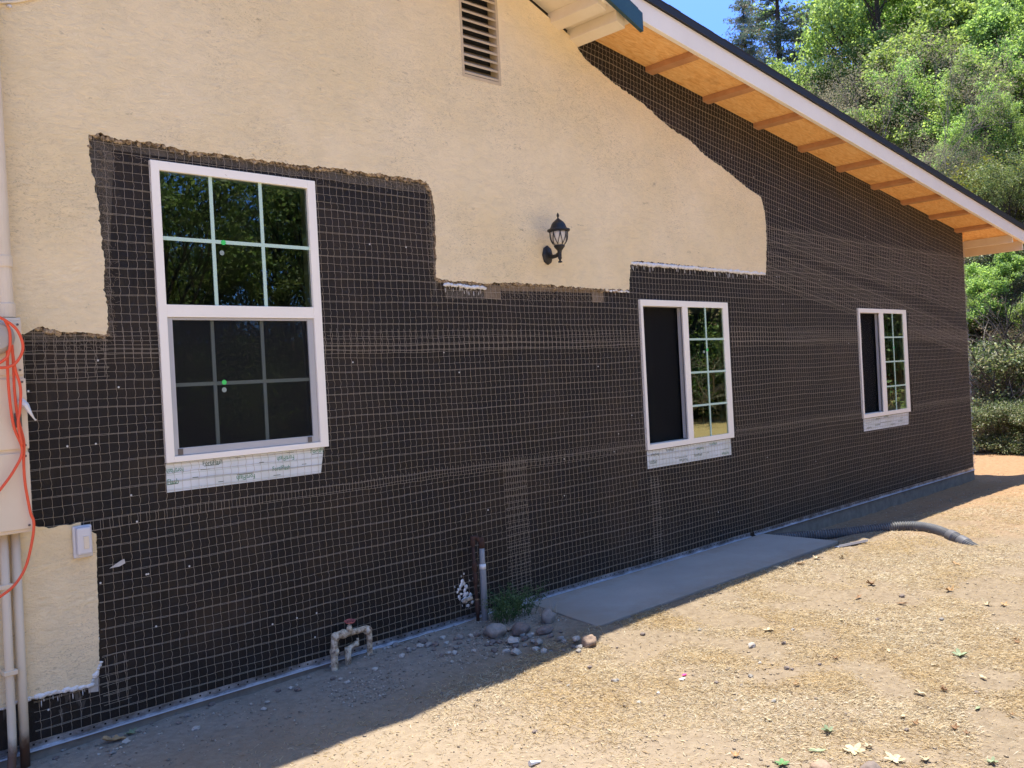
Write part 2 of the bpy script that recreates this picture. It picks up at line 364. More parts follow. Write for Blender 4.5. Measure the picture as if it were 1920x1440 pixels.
def mk_ground():
    m = mat('dirt', rough=.95, spec=.12); n = NT(m)
    sep = n.new('SeparateXYZ'); n.l(n.new('NewGeometry').outputs['Position'], sep.inputs[0]); X, Y, Z = sep.outputs
    a = n.noise(1.1, 6, .6); f = n.noise(22, 8, .75); v = n.noise(90, 5, .7)
    tan = n.ramp(a, [(.3, (0.2407, 0.1867, 0.1328)), (.5, (0.2988, 0.2365, 0.1701)), (.7, (0.3486, 0.2822, 0.2075))])
    tan = n.mix(n.ramp(f, [(.35, .5), (.6, 0)]), tan, (0.1992, 0.1494, 0.1037))
    tan = n.mix(n.ramp(v, [(.58, 0), (.75, .45)]), tan, (0.4565, 0.3818, 0.2822))
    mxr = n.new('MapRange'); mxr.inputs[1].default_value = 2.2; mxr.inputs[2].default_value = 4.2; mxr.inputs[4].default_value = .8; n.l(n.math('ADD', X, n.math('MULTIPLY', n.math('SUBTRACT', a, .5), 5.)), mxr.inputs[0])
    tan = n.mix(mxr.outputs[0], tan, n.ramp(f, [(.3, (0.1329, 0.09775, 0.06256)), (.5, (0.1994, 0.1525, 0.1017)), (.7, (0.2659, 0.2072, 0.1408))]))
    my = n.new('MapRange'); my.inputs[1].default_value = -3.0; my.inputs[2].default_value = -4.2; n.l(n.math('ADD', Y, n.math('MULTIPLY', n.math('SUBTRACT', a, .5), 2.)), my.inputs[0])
    tan = n.mix(my.outputs[0], tan, n.ramp(f, [(.35, (.52, .40, .26)), (.65, (.66, .53, .36))]))      # sandy yard out of view, paled to bounce light onto the shaded wall
    # orange clay towards the far corner
    far = n.math('ADD', X, n.math('MULTIPLY', n.math('SUBTRACT', a, .5), 6.)); mr = n.new('MapRange'); mr.inputs[1].default_value = 7.5; mr.inputs[2].default_value = 11.5; mr.inputs[4].default_value = .85
    n.l(far, mr.inputs[0]); c = n.mix(mr.outputs[0], tan, n.ramp(f, [(.3, (0.2508, 0.132, 0.0644)), (.7, (0.3572, 0.224, 0.1196))]))
    # grey rubble dust by the wall, lightened to lift the shaded ground
    yn = n.math('ADD', Y, n.math('MULTIPLY', n.math('SUBTRACT', a, .5), 1.0)); m2 = n.new('MapRange'); m2.inputs[1].default_value = -.75; m2.inputs[2].default_value = -.25; m2.inputs[4].default_value = .8
    n.l(yn, m2.inputs[0]); m3 = n.new('MapRange'); m3.inputs[1].default_value = 8.5; m3.inputs[2].default_value = 7.; n.l(X, m3.inputs[0])
    c = n.mix(n.math('MULTIPLY', m2.outputs[0], m3.outputs[0]), c, n.ramp(f, [(.3, (0.204, 0.1742, 0.1403)), (.7, (0.357, 0.3145, 0.2635))]))
    # leaf litter on the hillside
    m4 = n.new('MapRange'); m4.inputs[1].default_value = .3; m4.inputs[2].default_value = 1.6; n.l(Z, m4.inputs[0])
    c = n.mix(m4.outputs[0], c, n.ramp(f, [(.3, (.08, .045, .028)), (.55, (.20, .115, .07)), (.75, (.30, .2, .12))]))
    n.color(c); h = n.mix(.5, f, v); n.bump(h, .7, .018); return m
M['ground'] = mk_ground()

# ------------------------------------------------------------------ ground
def lerp_knots(x, ks):
    if x <= ks[0][0]: return ks[0][1]
    for (a, b), (c, d) in zip(ks, ks[1:]):
        if x <= c: return b+(d-b)*(x-a)/(c-a)
    return ks[-1][1]
WK = [(-2, -.06), (1, -.055), (2.5, -.045), (2.9, -.018), (3.9, -.02), (4.1, -.045), (7.1, -.06), (7.6, -.13), (9, -.15), (12.3, -.145), (14, -.11), (16, -.08)]
def hill(x, y):
    s = 15.9 + .10*y - .6*math.sin(y*.4) + 1.1*max(0, -y-.5)
    h = 0
    if x > s: h = 15*(1-math.exp(-(x-s)*.62/15))*min(1, (x-s)/2.0*.5+.5)
    d = math.hypot(x, y)
    if y < -26: h = max(h, min(5, (-26-y)*.15))
    if d > 60: h = h + (d-60)*.04
    if x < -30: h = max(h, (-30-x)*.2)
    if h > 0: h += .5*min(h, 1)*noise.noise(Vector((x*.35, y*.35, 3.)))
    return h
def ground_z(x, y):
    wz = lerp_knots(x, WK); fz = -.052 + .012*noise.noise(Vector((x*.5, y*.5, 0))) - .02*max(0, min(1, (-y-1.2)/2))
    if x > 10: fz += -.03*min(1, (x-10)/3)
    t = max(0, min(1, (y+.75)/.55)); t = t*t*(3-2*t)
    z = fz*(1-t)+wz*t
    if d0(x, y) < 1: z += .010*noise.noise(Vector((x*3, y*3, 1.)))+.008*noise.noise(Vector((x*8, y*8, 2.)))+.0045*noise.noise(Vector((x*24, y*24, 5.)))
    # rubble mound at the stand pipe, clay mound by the corner
    z += .022*math.exp(-((x-3.95)**2/.25+(y+.22)**2/.05))
    z += .05*math.exp(-((x-9.3)**2/1.2+(y+1.25)**2/.12)) + .03*math.exp(-((x-13.2)**2/.4+(y+.1)**2/.3))
    xl = 4.06+(y+.75)*.22
    if xl < x < 7.10 and -.735 < y < 0: z = min(z, -.06)
    elif 3.6 < x <= xl and -.82 < y < -.05: z = max(z, -.018+.010*noise.noise(Vector((x*9, y*9, 0)))-.1*max(0, 3.8-x))
    elif 3.9 < x < 7.4 and -1.1 < y < -.7: z = max(z, -.020+.008*noise.noise(Vector((x*9, y*9, 0)))-.03*max(0, (-y-.85)/.25))
    return z + hill(x, y)
def d0(x, y): return 0 if (-3 < x < 20 and -9 < y < 3) else 1.5
def axis(segs):
    out = []
    for a, b, st in segs:
        k = max(1, round((b-a)/st)); out += [a+(b-a)*i/k for i in range(k)]
    return out+[segs[-1][1]]
def build_ground():
    xs = axis([(-260, -60, 20), (-60, -10, 5), (-10, .8, .6), (.8, 8, .035), (8, 15, .07), (15, 24, .3), (24, 60, 1.5), (60, 300, 20)])
    ys = axis([(-260, -60, 20), (-60, -12, 4), (-12, -4.6, .5), (-4.6, .15, .035), (.15, 3, .2), (3, 30, 1.5), (30, 60, 4), (60, 300, 20)])
    nx, ny = len(xs), len(ys)
    V = np.empty((nx*ny, 3), np.float32)
    i = 0
    for y in ys:
        for x in xs:
            V[i] = (x, y, ground_z(x, y)); i += 1
    a = np.arange(nx*ny).reshape(ny, nx)
    F = np.stack([a[:-1, :-1], a[:-1, 1:], a[1:, 1:], a[1:, :-1]], -1).reshape(-1, 4)
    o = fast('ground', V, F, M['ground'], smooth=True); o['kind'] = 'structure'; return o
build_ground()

# ------------------------------------------------------------------ house
SL = -.123
def zs(x): return 3.938 + SL*(x-5.139)            # plywood soffit of the added roof
def zo(x): return 4.035 - .37*(abs(x)-4.414)      # soffit of the old gable roof
XE = 12.37; XR = 13.25; OV = .45
house = thing('house', 'stucco house gable wall stripped to black building paper under wire lath, with three white windows', 'house')
W1 = (1.819, 2.728, 1.157, 2.616); W2 = (5.568, 6.787, .869, 2.033); W3 = (9.289, 10.498, .860, 2.027)
VENT = (3.834, 4.172, 3.40, 4.12)
def rect(x0, x1, z0, z1): return [(x0, z0), (x1, z0), (x1, z1), (x0, z1)]
def shrink(r, a): return (r[0]+a, r[1]-a, r[2]+a, r[3]-a)
def sheet(mb, outline, holes, Y, mi=0):
    loops = [[Vector((x, z, 0)) for x, z in outline]]+[[Vector((x, z, 0)) for x, z in h] for h in holes]
    flat = [p for lp in loops for p in lp]
    tris = tessellate_polygon(loops)
    mb.add([(p.x, Y, p.y) for p in flat], [tuple(t) for t in tris], mi)
wall_outline = [(-6, -.02), (XE, -.02), (XE, zs(XE)+.02), (4.75, zs(4.75)+.02), (4.75, zo(4.75)+.1), (0, zo(0)+.1), (-6, zo(6)+.1)]
wb = MB(); holes = [rect(*shrink(r, .03)) for r in (W1, W2, W3)]+[rect(*shrink(VENT, .012))]
sheet(wb, wall_outline, holes, 0.)
wb.build('wall', M['paper'], house, recalc=False)
# inner shell, end wall, back wall, floor: a closed dark interior
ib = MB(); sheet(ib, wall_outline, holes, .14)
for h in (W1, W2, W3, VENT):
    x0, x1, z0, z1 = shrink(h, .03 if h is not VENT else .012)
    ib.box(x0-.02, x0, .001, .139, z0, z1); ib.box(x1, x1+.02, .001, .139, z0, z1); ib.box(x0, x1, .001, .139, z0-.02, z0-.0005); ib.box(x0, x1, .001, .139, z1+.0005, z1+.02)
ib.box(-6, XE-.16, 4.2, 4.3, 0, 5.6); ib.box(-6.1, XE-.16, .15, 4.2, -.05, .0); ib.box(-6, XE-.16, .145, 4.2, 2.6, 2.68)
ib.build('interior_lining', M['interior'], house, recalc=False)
eb = MB(); eb.box(XE-.15, XE, .002, 9, -.02, zs(XE)+.0); eb.box(-6, XE, 8.9, 9, -.02, 3.0); eb.box(-6.0, -5.9, .002, 9, -.02, 3.4)
eb.build('side_wall', M['paper'], house)
fb = MB(); fb.box(-6, XE+.004, -.006, 9.1, -.5, -.021); fb.build('foundation', M['concrete'], house)

# ---- stucco
STUCCO_MAIN = [(1.274, 1.811), (1.387, 1.79), (1.56, 1.778), (1.572, 1.869), (1.569, 1.942), (1.567, 2.139), (1.561, 2.334), (1.543, 2.479), (1.528, 2.611), (1.532, 2.685), (1.585, 2.7), (1.656, 2.686), (1.871, 2.692), (1.949, 2.674), (2.142, 2.682), (2.287, 2.679), (2.439, 2.683), (2.63, 2.684), (2.833, 2.695), (3.122, 2.7), (3.354, 2.702), (3.496, 2.696), (3.525, 2.64), (3.548, 2.545), (3.548, 2.414), (3.532, 2.113), (3.624, 2.1), (3.777, 2.103), (3.936, 2.091), (4.151, 2.109), (4.401, 2.108), (4.722, 2.1), (5.007, 2.094), (5.249, 2.098), (5.407, 2.094), (5.435, 2.277), (5.457, 2.319), (5.932, 2.323), (6.532, 2.317), (7.117, 2.312), (7.406, 2.31), (7.445, 2.618), (7.44, 2.861), (7.38, 3.0), (7.186, 3.052), (7.016, 3.104), (6.772, 3.191), (6.536, 3.251), (6.313, 3.353), (6.024, 3.418), (5.69, 3.553), (5.373, 3.638), (5.193, 3.702), (5.048, 3.751), (4.966, 3.811), (4.95, 3.86)]
LOW = [(1.06, .94), (1.213, .95), (1.272, .93), (1.406, .938), (1.409, .909), (1.472, .875), (1.466, .755), (1.461, .586), (1.456, .393), (1.453, .297), (1.407, .213), (1.306, .217), (1.176, .218), (1.051, .208)]
def jag(pts, amp=.007, step=.012, seed=0):
    out = []
    for i in range(len(pts)-1):
        a = Vector(pts[i]); b = Vector(pts[i+1]); L = (b-a).length; k = max(1, int(L/step)); d = (b-a)/max(L, 1e-6); nrm = Vector((-d.y, d.x))
        for j in range(k):
            p = a+(b-a)*j/k
            q = amp*(noise.noise(Vector((p.x*22, p.y*22, seed)))*1.0+noise.noise(Vector((p.x*70, p.y*70, seed+4)))*.7+random.uniform(-.25, .25))
            out.append(tuple(p+nrm*q))
    out.append(tuple(pts[-1])); return out
edge1 = jag(STUCCO_MAIN, .0095, .009); edge2 = jag(LOW, .005, .01, 9)
outline = [(1.10, 1.80)]+[(1.217, 1.777)]+edge1+[(4.95, zo(4.95)+.03), (0, zo(0)+.03), (-5.99, zo(5.99)+.03), (-5.99, .21)]+edge2[::-1]+[(1.06, .94), (1.10, .945)]
sb = MB(); YS = -.024
sheet(sb, outline, [rect(*shrink(VENT, .012))], YS)
n0 = len(outline)
vs_ = [(x, YS, z) for x, z in outline]+[(x, -.0015, z) for x, z in outline]
sb.add(vs_, [(i, (i+1) % n0, n0+(i+1) % n0, n0+i) for i in range(n0)], 1)
sb.build('stucco', [M['stucco'], M['core']], house, recalc=False)
# crumbs of old mortar hanging on the broken edge
cb = MB()
def blob(mb, c, r, sq=(1, 1, 1), mi=0, seed=None, lv=1, rough=.35):
    seed = random.random()*100 if seed is None else seed
    bm = bmesh.new(); bmesh.ops.create_icosphere(bm, subdivisions=lv, radius=1)
    vs = []
    for v in bm.verts:
        k = 1+rough*noise.noise(v.co*1.3+Vector((seed, 0, seed)))+.3*rough*noise.noise(v.co*4+Vector((0, seed, 0)))
        vs.append(Vector(c)+Vector((v.co.x*sq[0], v.co.y*sq[1], v.co.z*sq[2]))*r*k)
    fs = [tuple(x.index for x in f.verts) for f in bm.faces]; bm.free(); mb.add(vs, fs, mi)
for i in range(0, len(edge1)-1, 1):
    x, z = edge1[i]
    big = (1.53 < x < 3.6 and z > 2.6) or (3.55 < x < 5.35 and z < 2.2) or (1.2 < x < 1.6 and z < 1.83)
    if random.random() < (.8 if big else .5):
        r = random.uniform(.006, .019) if big else random.uniform(.003, .008)
        blob(cb, (x+random.uniform(-.006, .006), random.uniform(-.016, -.006), z+random.uniform(-.012, .004)*(1 if z < 2.25 or z < 1.9 else 1)), r, (1, .7, .9), 0)
cb.build('broken_mortar', M['core'], house)['kind'] = 'stuff'
# white sealant smeared along parts of the cut
def smear(p, q, k, r0, r1, drip=0, Y=-.018):
    fo = MB()
    for i in range(k):
        t = (i+random.random()*.8)/k; x = p[0]+(q[0]-p[0])*t; z = p[1]+(q[1]-p[1])*t
        r = random.uniform(r0, r1); blob(fo, (x, Y+random.uniform(-.004, .004), z+random.uniform(-.004, .004)), r, (2.2, .6, 1.15))
        if random.random() < drip:
            blob(fo, (x, -.012, z-r-random.uniform(.005, .03)), r*.5, (.35, .4, 3.2))
    fo.build('white_sealant', M['foam'], house, smooth=True)
a, b = on_wall(830, 531), on_wall(907, 538); smear((a.x, a.z-.008), (b.x, b.z-.01), 26, .007, .013, .55)
a, b = on_wall(1132, 543), on_wall(1176, 546); smear((a.x, a.z-.006), (b.x, b.z-.006), 16, .005, .009, .1)
a, b = on_wall(1179, 493), on_wall(1430, 513); smear((a.x, a.z-.002), (b.x, b.z-.004), 190, .009, .017, .12, -.018)
a, b = on_wall(60, 1304), on_wall(166, 1282); smear((a.x, a.z), (b.x, b.z), 60, .005, .012, .15)
a, b = on_wall(0, 1326), on_wall(60, 1304); smear((a.x, a.z), (b.x, b.z), 24, .006, .011, .15)
a, b = on_wall(165, 1283), on_wall(186, 1240); smear((a.x, a.z), (b.x, b.z), 22, .004, .009, .1)
a, b = on_wall(174, 1120), on_wall(180, 1200); smear((a.x, a.z), (b.x, b.z), 20, .003, .006, 0)
fp = MB(); p = [on_wall(168, 1285), on_wall(184, 1262), on_wall(184, 1296), on_wall(167, 1298)]
fp.add([(q.x, -.005, q.z) for q in p]+[(q.x, -.003, q.z) for q in p], [(0, 1, 2, 3), (4, 5, 6, 7), (0, 1, 5, 4), (1, 2, 6, 5), (2, 3, 7, 6), (3, 0, 4, 7)]); fp.build('flashing_scrap', M['paperscrap'], house)
# exposed strips of old grey paper beside and below the cut stucco
def strip(px, Y=-.0022, mk='oldpaper'):
    ob = MB(); q = [on_wall(x, y) for x, y in px]; k = len(q)
    ob.add([(v.x, Y, v.z) for v in q], [tuple(range(k))]); ob.build('old_paper', M[mk], house, recalc=False)
strip([(160, 255), (205, 262), (212, 300), (206, 480), (210, 632), (196, 632), (190, 480), (175, 340)])
strip([(830, 528), (905, 533), (910, 562), (835, 560)]); strip([(905, 535), (938, 537), (938, 562), (908, 560)], -.003, 'tanpaper'); strip([(1108, 542), (1130, 543), (1132, 567), (1110, 567)], -.003, 'tanpaper')
strip([(938, 533), (1108, 540), (1108, 550), (1040, 547), (940, 546)], -.0025, 'tanpaper'); strip([(45, 620), (196, 622), (196, 640), (45, 636)], -.0026)
strip([(160, 252), (805, 343), (815, 365), (165, 275)], -.0028); strip([(800, 350), (814, 365), (822, 530), (812, 560), (803, 420)], -.0026)
for k in range(9):
    x0 = random.uniform(0, 150); y0 = 1325+random.uniform(0, 50)-x0*.25
    strip([(x0, y0), (x0+random.uniform(6, 16), y0+random.uniform(-8, 4)), (x0+random.uniform(0, 12), y0+random.uniform(14, 36))], -.0024-.0001*k)

# ---- gable vent
vb = MB(); x0, x1, z0, z1 = VENT
for a in ((x0-.0, x0+.02, z0, z1), (x1-.02, x1, z0, z1), (x0+.02, x1-.02, z0, z0+.02), (x0+.02, x1-.02, z1-.02, z1)):
    vb.box(a[0], a[1], -.0255, .05, a[2], a[3])
vent = vb.build('gable_vent', M['vent_paint'], house)
lb = MB(); zz = z0+.055
while zz < z1-.02:
    lb.hexa([(x0+.02, -.022, zz-.030), (x1-.02, -.022, zz-.030), (x0+.02, .055, zz+.028), (x1-.02, .055, zz+.028),
             (x0+.02, -.022, zz-.016), (x1-.02, -.022, zz-.016), (x0+.02, .055, zz+.036), (x1-.02, .055, zz+.036)]); zz += .0562
lb.build('louvers', M['vent_paint'], vent)
k = MB(); k.box(x0+.01, x1-.01, .058, .062, z0, z1); k.build('vent_screen', M['hole'], vent)

# ---- windows
PF = .022; KF = (DIST-PF)/DIST
def fx(x): return x*KF                       # measured on the wall plane, moved to the front face of the frame
def fz(z): return EYE+(z-EYE)*KF
def frame_box(mb, x0, x1, z0, z1, wl, wr, wb_, wt, y0, y1):
    mb.box(x0, x0+wl, y0, y1, z0, z1); mb.box(x1-wr, x1, y0, y1, z0, z1)
    mb.box(x0+wl, x1-wr, y0, y1, z0, z0+wb_); mb.box(x0+wl, x1-wr, y0, y1, z1-wt, z1)
def disc(name, x, z, Y, r, m, par):
    b = MB(); b.lathe((x, Y, z), [(r, -.001), (r, .001)], 16, 0, 'y'); return b.build(name, m, par)
def text_mesh(name, body, m, par, x, z, Y, h, rot=0, width=None):
    cu = bpy.data.curves.new(name, 'FONT'); cu.body = body; cu.size = 1; cu.align_x = 'LEFT'; cu.offset = .006; cu.resolution_u = 2
    t = bpy.data.objects.new('tmp', cu); COL.objects.link(t)
    me = bpy.data.meshes.new_from_object(t.evaluated_get(bpy.context.evaluated_depsgraph_get())); bpy.data.objects.remove(t)
    vs = np.array([v.co[:] for v in me.vertices]); mn, mx = vs.min(0), vs.max(0)
    W = width if width else h/(mx[1]-mn[1])*(mx[0]-mn[0])
    c, s = math.cos(rot), math.sin(rot)
    for v in me.vertices:
        u = ((v.co.x-mn[0])/(mx[0]-mn[0])-.5)*W; q = ((v.co.y-mn[1])/(mx[1]-mn[1])-.5)*h
        v.co = (x+u*c-q*s, Y, z+u*s+q*c)
    me.materials.clear(); me.materials.append(m); me.name = name
    o = bpy.data.objects.new(name, me); link(o, par); return o
def flashing(px_words, quad, small, ox, oy, sc, hw=.024):
    b = MB(); q = quad; Y = -.0050
    b.add([(q[0][0], Y, q[0][1]), (q[1][0], Y, q[1][1]), (q[2][0], Y, q[2][1]), (q[3][0], Y, q[3][1])]+[(u, Y+.002, v) for u, v in q],
          [(0, 1, 2, 3), (7, 6, 5, 4), (0, 1, 5, 4), (1, 2, 6, 5), (2, 3, 7, 6), (3, 0, 4, 7)])
    fl = b.build('window_flashing', M['flash'], house)
    for x0, y0, x1, y1, body, rot, mk in px_words:
        a = on_wall(ox+x0/sc, oy+y0/sc); c = on_wall(ox+x1/sc, oy+y1/sc)
        text_mesh('lettering', body, M[mk], fl, (a.x+c.x)/2, (a.z+c.z)/2, Y-.0007, hw, rot, abs(c.x-a.x))
    for x0, y0, x1, y1 in small:
        a = on_wall(ox+x0/sc, oy+y0/sc); c = on_wall(ox+x1/sc, oy+y1/sc)
        k = MB(); k.box(a.x, c.x, Y-.0008, Y-.0004, (a.z+c.z)/2-.0015, (a.z+c.z)/2+.0015); k.build('printed_line', M['ink_dark'], fl)
    return fl
# first window: single hung, upper 3x2 grille, lower sash with screen
def pane(xa, xb, Y, za, zb, par, nm='pane', mk='glass'):
    b = MB(); b.add([(xa, Y, za), (xb, Y, za), (xb, Y, zb), (xa, Y, zb)], [(0, 1, 2, 3)]); return b.build(nm, M[mk], par, recalc=False)
def single_hung():
    x0, x1, z0, z1 = fx(1.819), fx(2.728), fz(1.157), fz(2.616)
    xl, xr, zb, zt, m0, m1 = fx(1.861), fx(2.678), fz(1.186), fz(2.571), fz(1.861), fz(1.922)
    b = MB()
    b.box(x0, xl, -PF, .06, z0, z1); b.box(xr, x1, -PF, .06, z0, z1); b.box(xl, xr, -PF, .06, z0, zb); b.box(xl, xr, -PF, .06, zt, z1); b.box(xl, xr, -PF+.003, .05, m0, m1)
    w_ = b.build('window', M['vinyl'], house, bevel=.002)
    pane(xl, xr, -.004, m1, zt, w_)
    m = MB(); g0, g1 = fx(2.125), fx(2.400)
    for x in (g0, g1): m.box(x-.009, x+.009, -.0085, -.0045, m1, zt)
    for x, y in ((xl, g0-.009), (g0+.009, g1-.009), (g1+.009, xr)): m.box(x, y, -.0085, -.0045, fz(2.245)-.009, fz(2.245)+.009)
    m.build('grille', M['muntin'], w_)
    s = MB(); frame_box(s, xl+.001, xr-.001, zb+.001, m0-.001, .028, .036, .036, .012, -.010, .004); s.build('screen_frame', M['sash'], w_, bevel=.002)
    c = MB(); c.box(xl+.03, xr-.038, -.0035, -.003, zb+.038, m0-.014); c.build('insect_screen', M['screen'], w_)
    pane(xl+.01, xr-.01, .020, zb+.01, m0-.004, w_)
    m = MB(); z = fz(1.532)-.001; g0, g1 = 2.094, 2.368
    for x in (g0, g1): m.box(x-.009, x+.009, .0145, .0185, zb+.02, m0-.006)
    for a, c in ((xl+.02, g0-.009), (g0+.009, g1-.009), (g1+.009, xr-.02)): m.box(a, c, .0145, .0185, z-.009, z+.009)
    m.build('grille', M['muntin_dim'], w_)
    for (x, z, mk) in ((2.177, 2.243, 'sticker'), (2.166, 2.190, 'sticker_ghost')): disc('sticker', fx(x), fz(z), -.0105, .0125, M[mk], w_)  # the grey disc is the painted ghost image of the sticker
    for (x, z, mk) in ((2.143, 1.534, 'sticker'), (2.141, 1.496, 'sticker_ghost')): disc('sticker', fx(x), fz(z), -.0055, .0125, M[mk], w_)  # the grey disc is the painted ghost image of the sticker
    for x in (1.885, 2.603): k = MB(); k.box(x-.013, x+.013, -.0145, -.0105, zb+.004, zb+.034); k.build('screen_clip', M['darkplastic'], w_, bevel=.003)
single_hung()
Wd = 'FortiFlash'
flashing([(475, 285, 700, 275, Wd, .0, 'ink_dark'), (1260, 350, 1457, 338, Wd, 0, 'ink'), (1310, 240, 1502, 228, Wd, PI, 'ink'), (855, 455, 1062, 440, Wd, PI, 'ink'),
          (78, 500, 205, 490, 'Flash', 0, 'ink'), (66, 380, 258, 370, Wd, PI, 'ink'), (1688, 155, 1828, 143, 'FortiFl', 0, 'ink')],
         [(1.811, 1.017), (2.664, 1.017), (2.690, 1.156), (1.812, 1.156)],
         [(490, 320, 660, 306), (450, 365, 560, 355), (1420, 175, 1500, 165), (840, 230, 900, 224), (1110, 285, 1165, 278), (1590, 303, 1640, 297), (860, 420, 1040, 405), (360, 452, 425, 446), (650, 500, 712, 494), (1270, 428, 1350, 420), (1700, 188, 1830, 178), (75, 530, 200, 522)], 300, 820, 6)
def slider(r, xa, xm0, xm1, xg, zg0, zg1, vx, zh):
    x0, x1, z0, z1 = fx(r[0]), fx(r[1]), fz(r[2]), fz(r[3]); xa, xm0, xm1, xg, vx = map(fx, (xa, xm0, xm1, xg, vx)); zg0, zg1 = fz(zg0), fz(zg1); zh = [fz(z) for z in zh]
    b = MB(); y0 = -PF
    b.box(x0, xa, y0, .06, z0, z1); b.box(xg, x1, y0, .06, z0, z1); b.box(xa, xg, y0, .06, z0, zg0); b.box(xa, xg, y0, .06, zg1, z1)
    b.box(xm0, xm1, y0+.002, -.006, zg0, zg1)
    w_ = b.build('window', M['vinyl'], house, bevel=.002)
    pane(xm1, xg, -.012, zg0, zg1, w_, 'pane', 'glass_green')
    m = MB(); m.box(vx-.008, vx+.008, -.0165, -.0125, zg0, zg1)
    for z in zh:
        m.box(xm1, vx-.008, -.0165, -.0125, z-.008, z+.008); m.box(vx+.008, xg, -.0165, -.0125, z-.008, z+.008)
    m.build('grille', M['muntin'], w_)
    # the sliding sash, pushed open behind the fixed pane
    s = MB(); sx0, sx1 = xm0-.002, xg-.012; frame_box(s, sx0, sx1, zg0+.006, zg1-.006, .045, .045, .040, .040, .012, .034); sa = s.build('sliding_sash', M['sash'], w_)
    pane(sx0+.045, sx1-.045, .022, zg0+.046, zg1-.046, w_, 'sash_pane')
    m = MB(); mx_ = (sx0+sx1)/2; m.box(mx_-.007, mx_+.007, .025, .029, zg0+.046, zg1-.046)
    for z in zh: m.box(sx0+.045, mx_-.007, .025, .029, z-.007, z+.007); m.box(mx_+.007, sx1-.045, .025, .029, z-.007, z+.007)
    m.build('sash_grille', M['muntin_dim'], w_)
    c = MB(); c.box(xa, xm0, .050, .0505, zg0, zg1); c.build('insect_screen', M['screen'], w_)
    return w_
w2 = slider(W2, 5.598, 6.119, 6.192, 6.708, .912, 1.984, 6.447, (1.721, 1.448, 1.175))
disc('sticker', fx(6.447), 1.63, -.0185, .012, M['sticker'], w2); disc('sticker', fx(6.395), 1.615, -.0185, .012, M['sticker_ghost'], w2)  # second disc is the painted ghost image of the sticker
w3 = slider(W3, 9.318, 9.792, 9.892, 10.408, .904, 1.981, 10.133, (1.716, 1.445, 1.172))
disc('sticker', fx(10.133), 1.60, -.0185, .010, M['sticker'], w3)
flashing([(158, 1255, 216, 1245, Wd, PI, 'ink_dark'), (272, 1218, 330, 1208, Wd, 0, 'ink_dark'), (145, 1305, 203, 1298, Wd, 0, 'ink_dark'), (372, 1294, 432, 1284, Wd, PI, 'ink_dark'),
          (483, 1255, 541, 1246, Wd, 0, 'ink_dark'), (498, 1208, 552, 1200, Wd, PI, 'ink'), (598, 1171, 652, 1162, Wd, 0, 'ink'), (690, 1243, 742, 1235, Wd, PI, 'ink')],
         [(5.549, .729), (6.718, .727), (6.716, .866), (5.548, .866)], [(240, 1285, 262, 1281), (340, 1275, 430, 1266), (575, 1238, 595, 1234), (645, 1256, 660, 1252), (690, 1212, 740, 1204), (150, 1318, 200, 1312)], 1180, 540, 4, .022)
flashing([(245, 1345, 295, 1338, Wd, PI, 'ink_dark'), (330, 1312, 385, 1304, Wd, 0, 'ink_dark'), (420, 1225, 468, 1218, Wd, 0, 'ink_dark'), (495, 1308, 540, 1300, Wd, PI, 'ink_dark'), (570, 1272, 615, 1264, Wd, 0, 'ink_dark'), (340, 1252, 385, 1245, Wd, PI, 'ink_dark')],
         [(9.266, .726), (10.402, .720), (10.418, .857), (9.263, .857)], [(230, 1295, 290, 1288), (380, 1288, 500, 1275), (590, 1240, 620, 1235)], 1580, 560, 5.5385, .02)

# ---- wire lath: welded grid, crimped, clipped to the wall and openings
def in_poly(x, z, poly):
    c = np.zeros(x.shape, bool); n = len(poly)
    for i in range(n):
        x1, z1 = poly[i]; x2, z2 = poly[(i+1) % n]
        if z1 == z2: continue
        k = ((z1 > z) != (z2 > z)) & (x < (x2-x1)*(z-z1)/(z2-z1)+x1); c ^= k
    return c
SP = np.array([(1.10, 1.80), (1.217, 1.777)]+STUCCO_MAIN+[(4.95, 4.2), (-6, 4.5), (-6, .21)]+LOW[::-1]+[(1.1, .945)])
SPin = [tuple(p) for p in SP]
def blocked(x, z):
    b = (x > XE-.004) | (x < .95) | (z < .022) | (z > 3.938+SL*(x-5.139)-.012)
    for r in (W1, W2, W3): b |= (x > r[0]+.004) & (x < r[1]-.004) & (z > r[2]+.004) & (z < r[3]-.004)
    b |= in_poly(x, z, SPin); return b
def wires(A, B, rad, mb):
    """A,B: (n,3) segment ends -> 3 sided tubes appended to mb lists"""
    if len(A) == 0: return
    T = B-A; L = np.linalg.norm(T, axis=1, keepdims=True); T = T/np.maximum(L, 1e-9)
    N = np.tile(np.array([0, -1., 0]), (len(A), 1)); S = np.cross(T, N); S /= np.maximum(np.linalg.norm(S, axis=1, keepdims=True), 1e-9)
    N = np.cross(S, T); vs = []
    for P in (A, B):
        for a in (0, 2*PI/3, 4*PI/3): vs.append(P+rad*(math.cos(a)*N+math.sin(a)*S))
    V = np.stack(vs, 1).reshape(-1, 3); b = np.arange(len(A))[:, None]*6
    F = np.stack([np.concatenate([b+0, b+1, b+4, b+3], 1), np.concatenate([b+1, b+2, b+5, b+4], 1), np.concatenate([b+2, b+0, b+3, b+5], 1)], 1).reshape(-1, 4)
    mb.append((V, F))
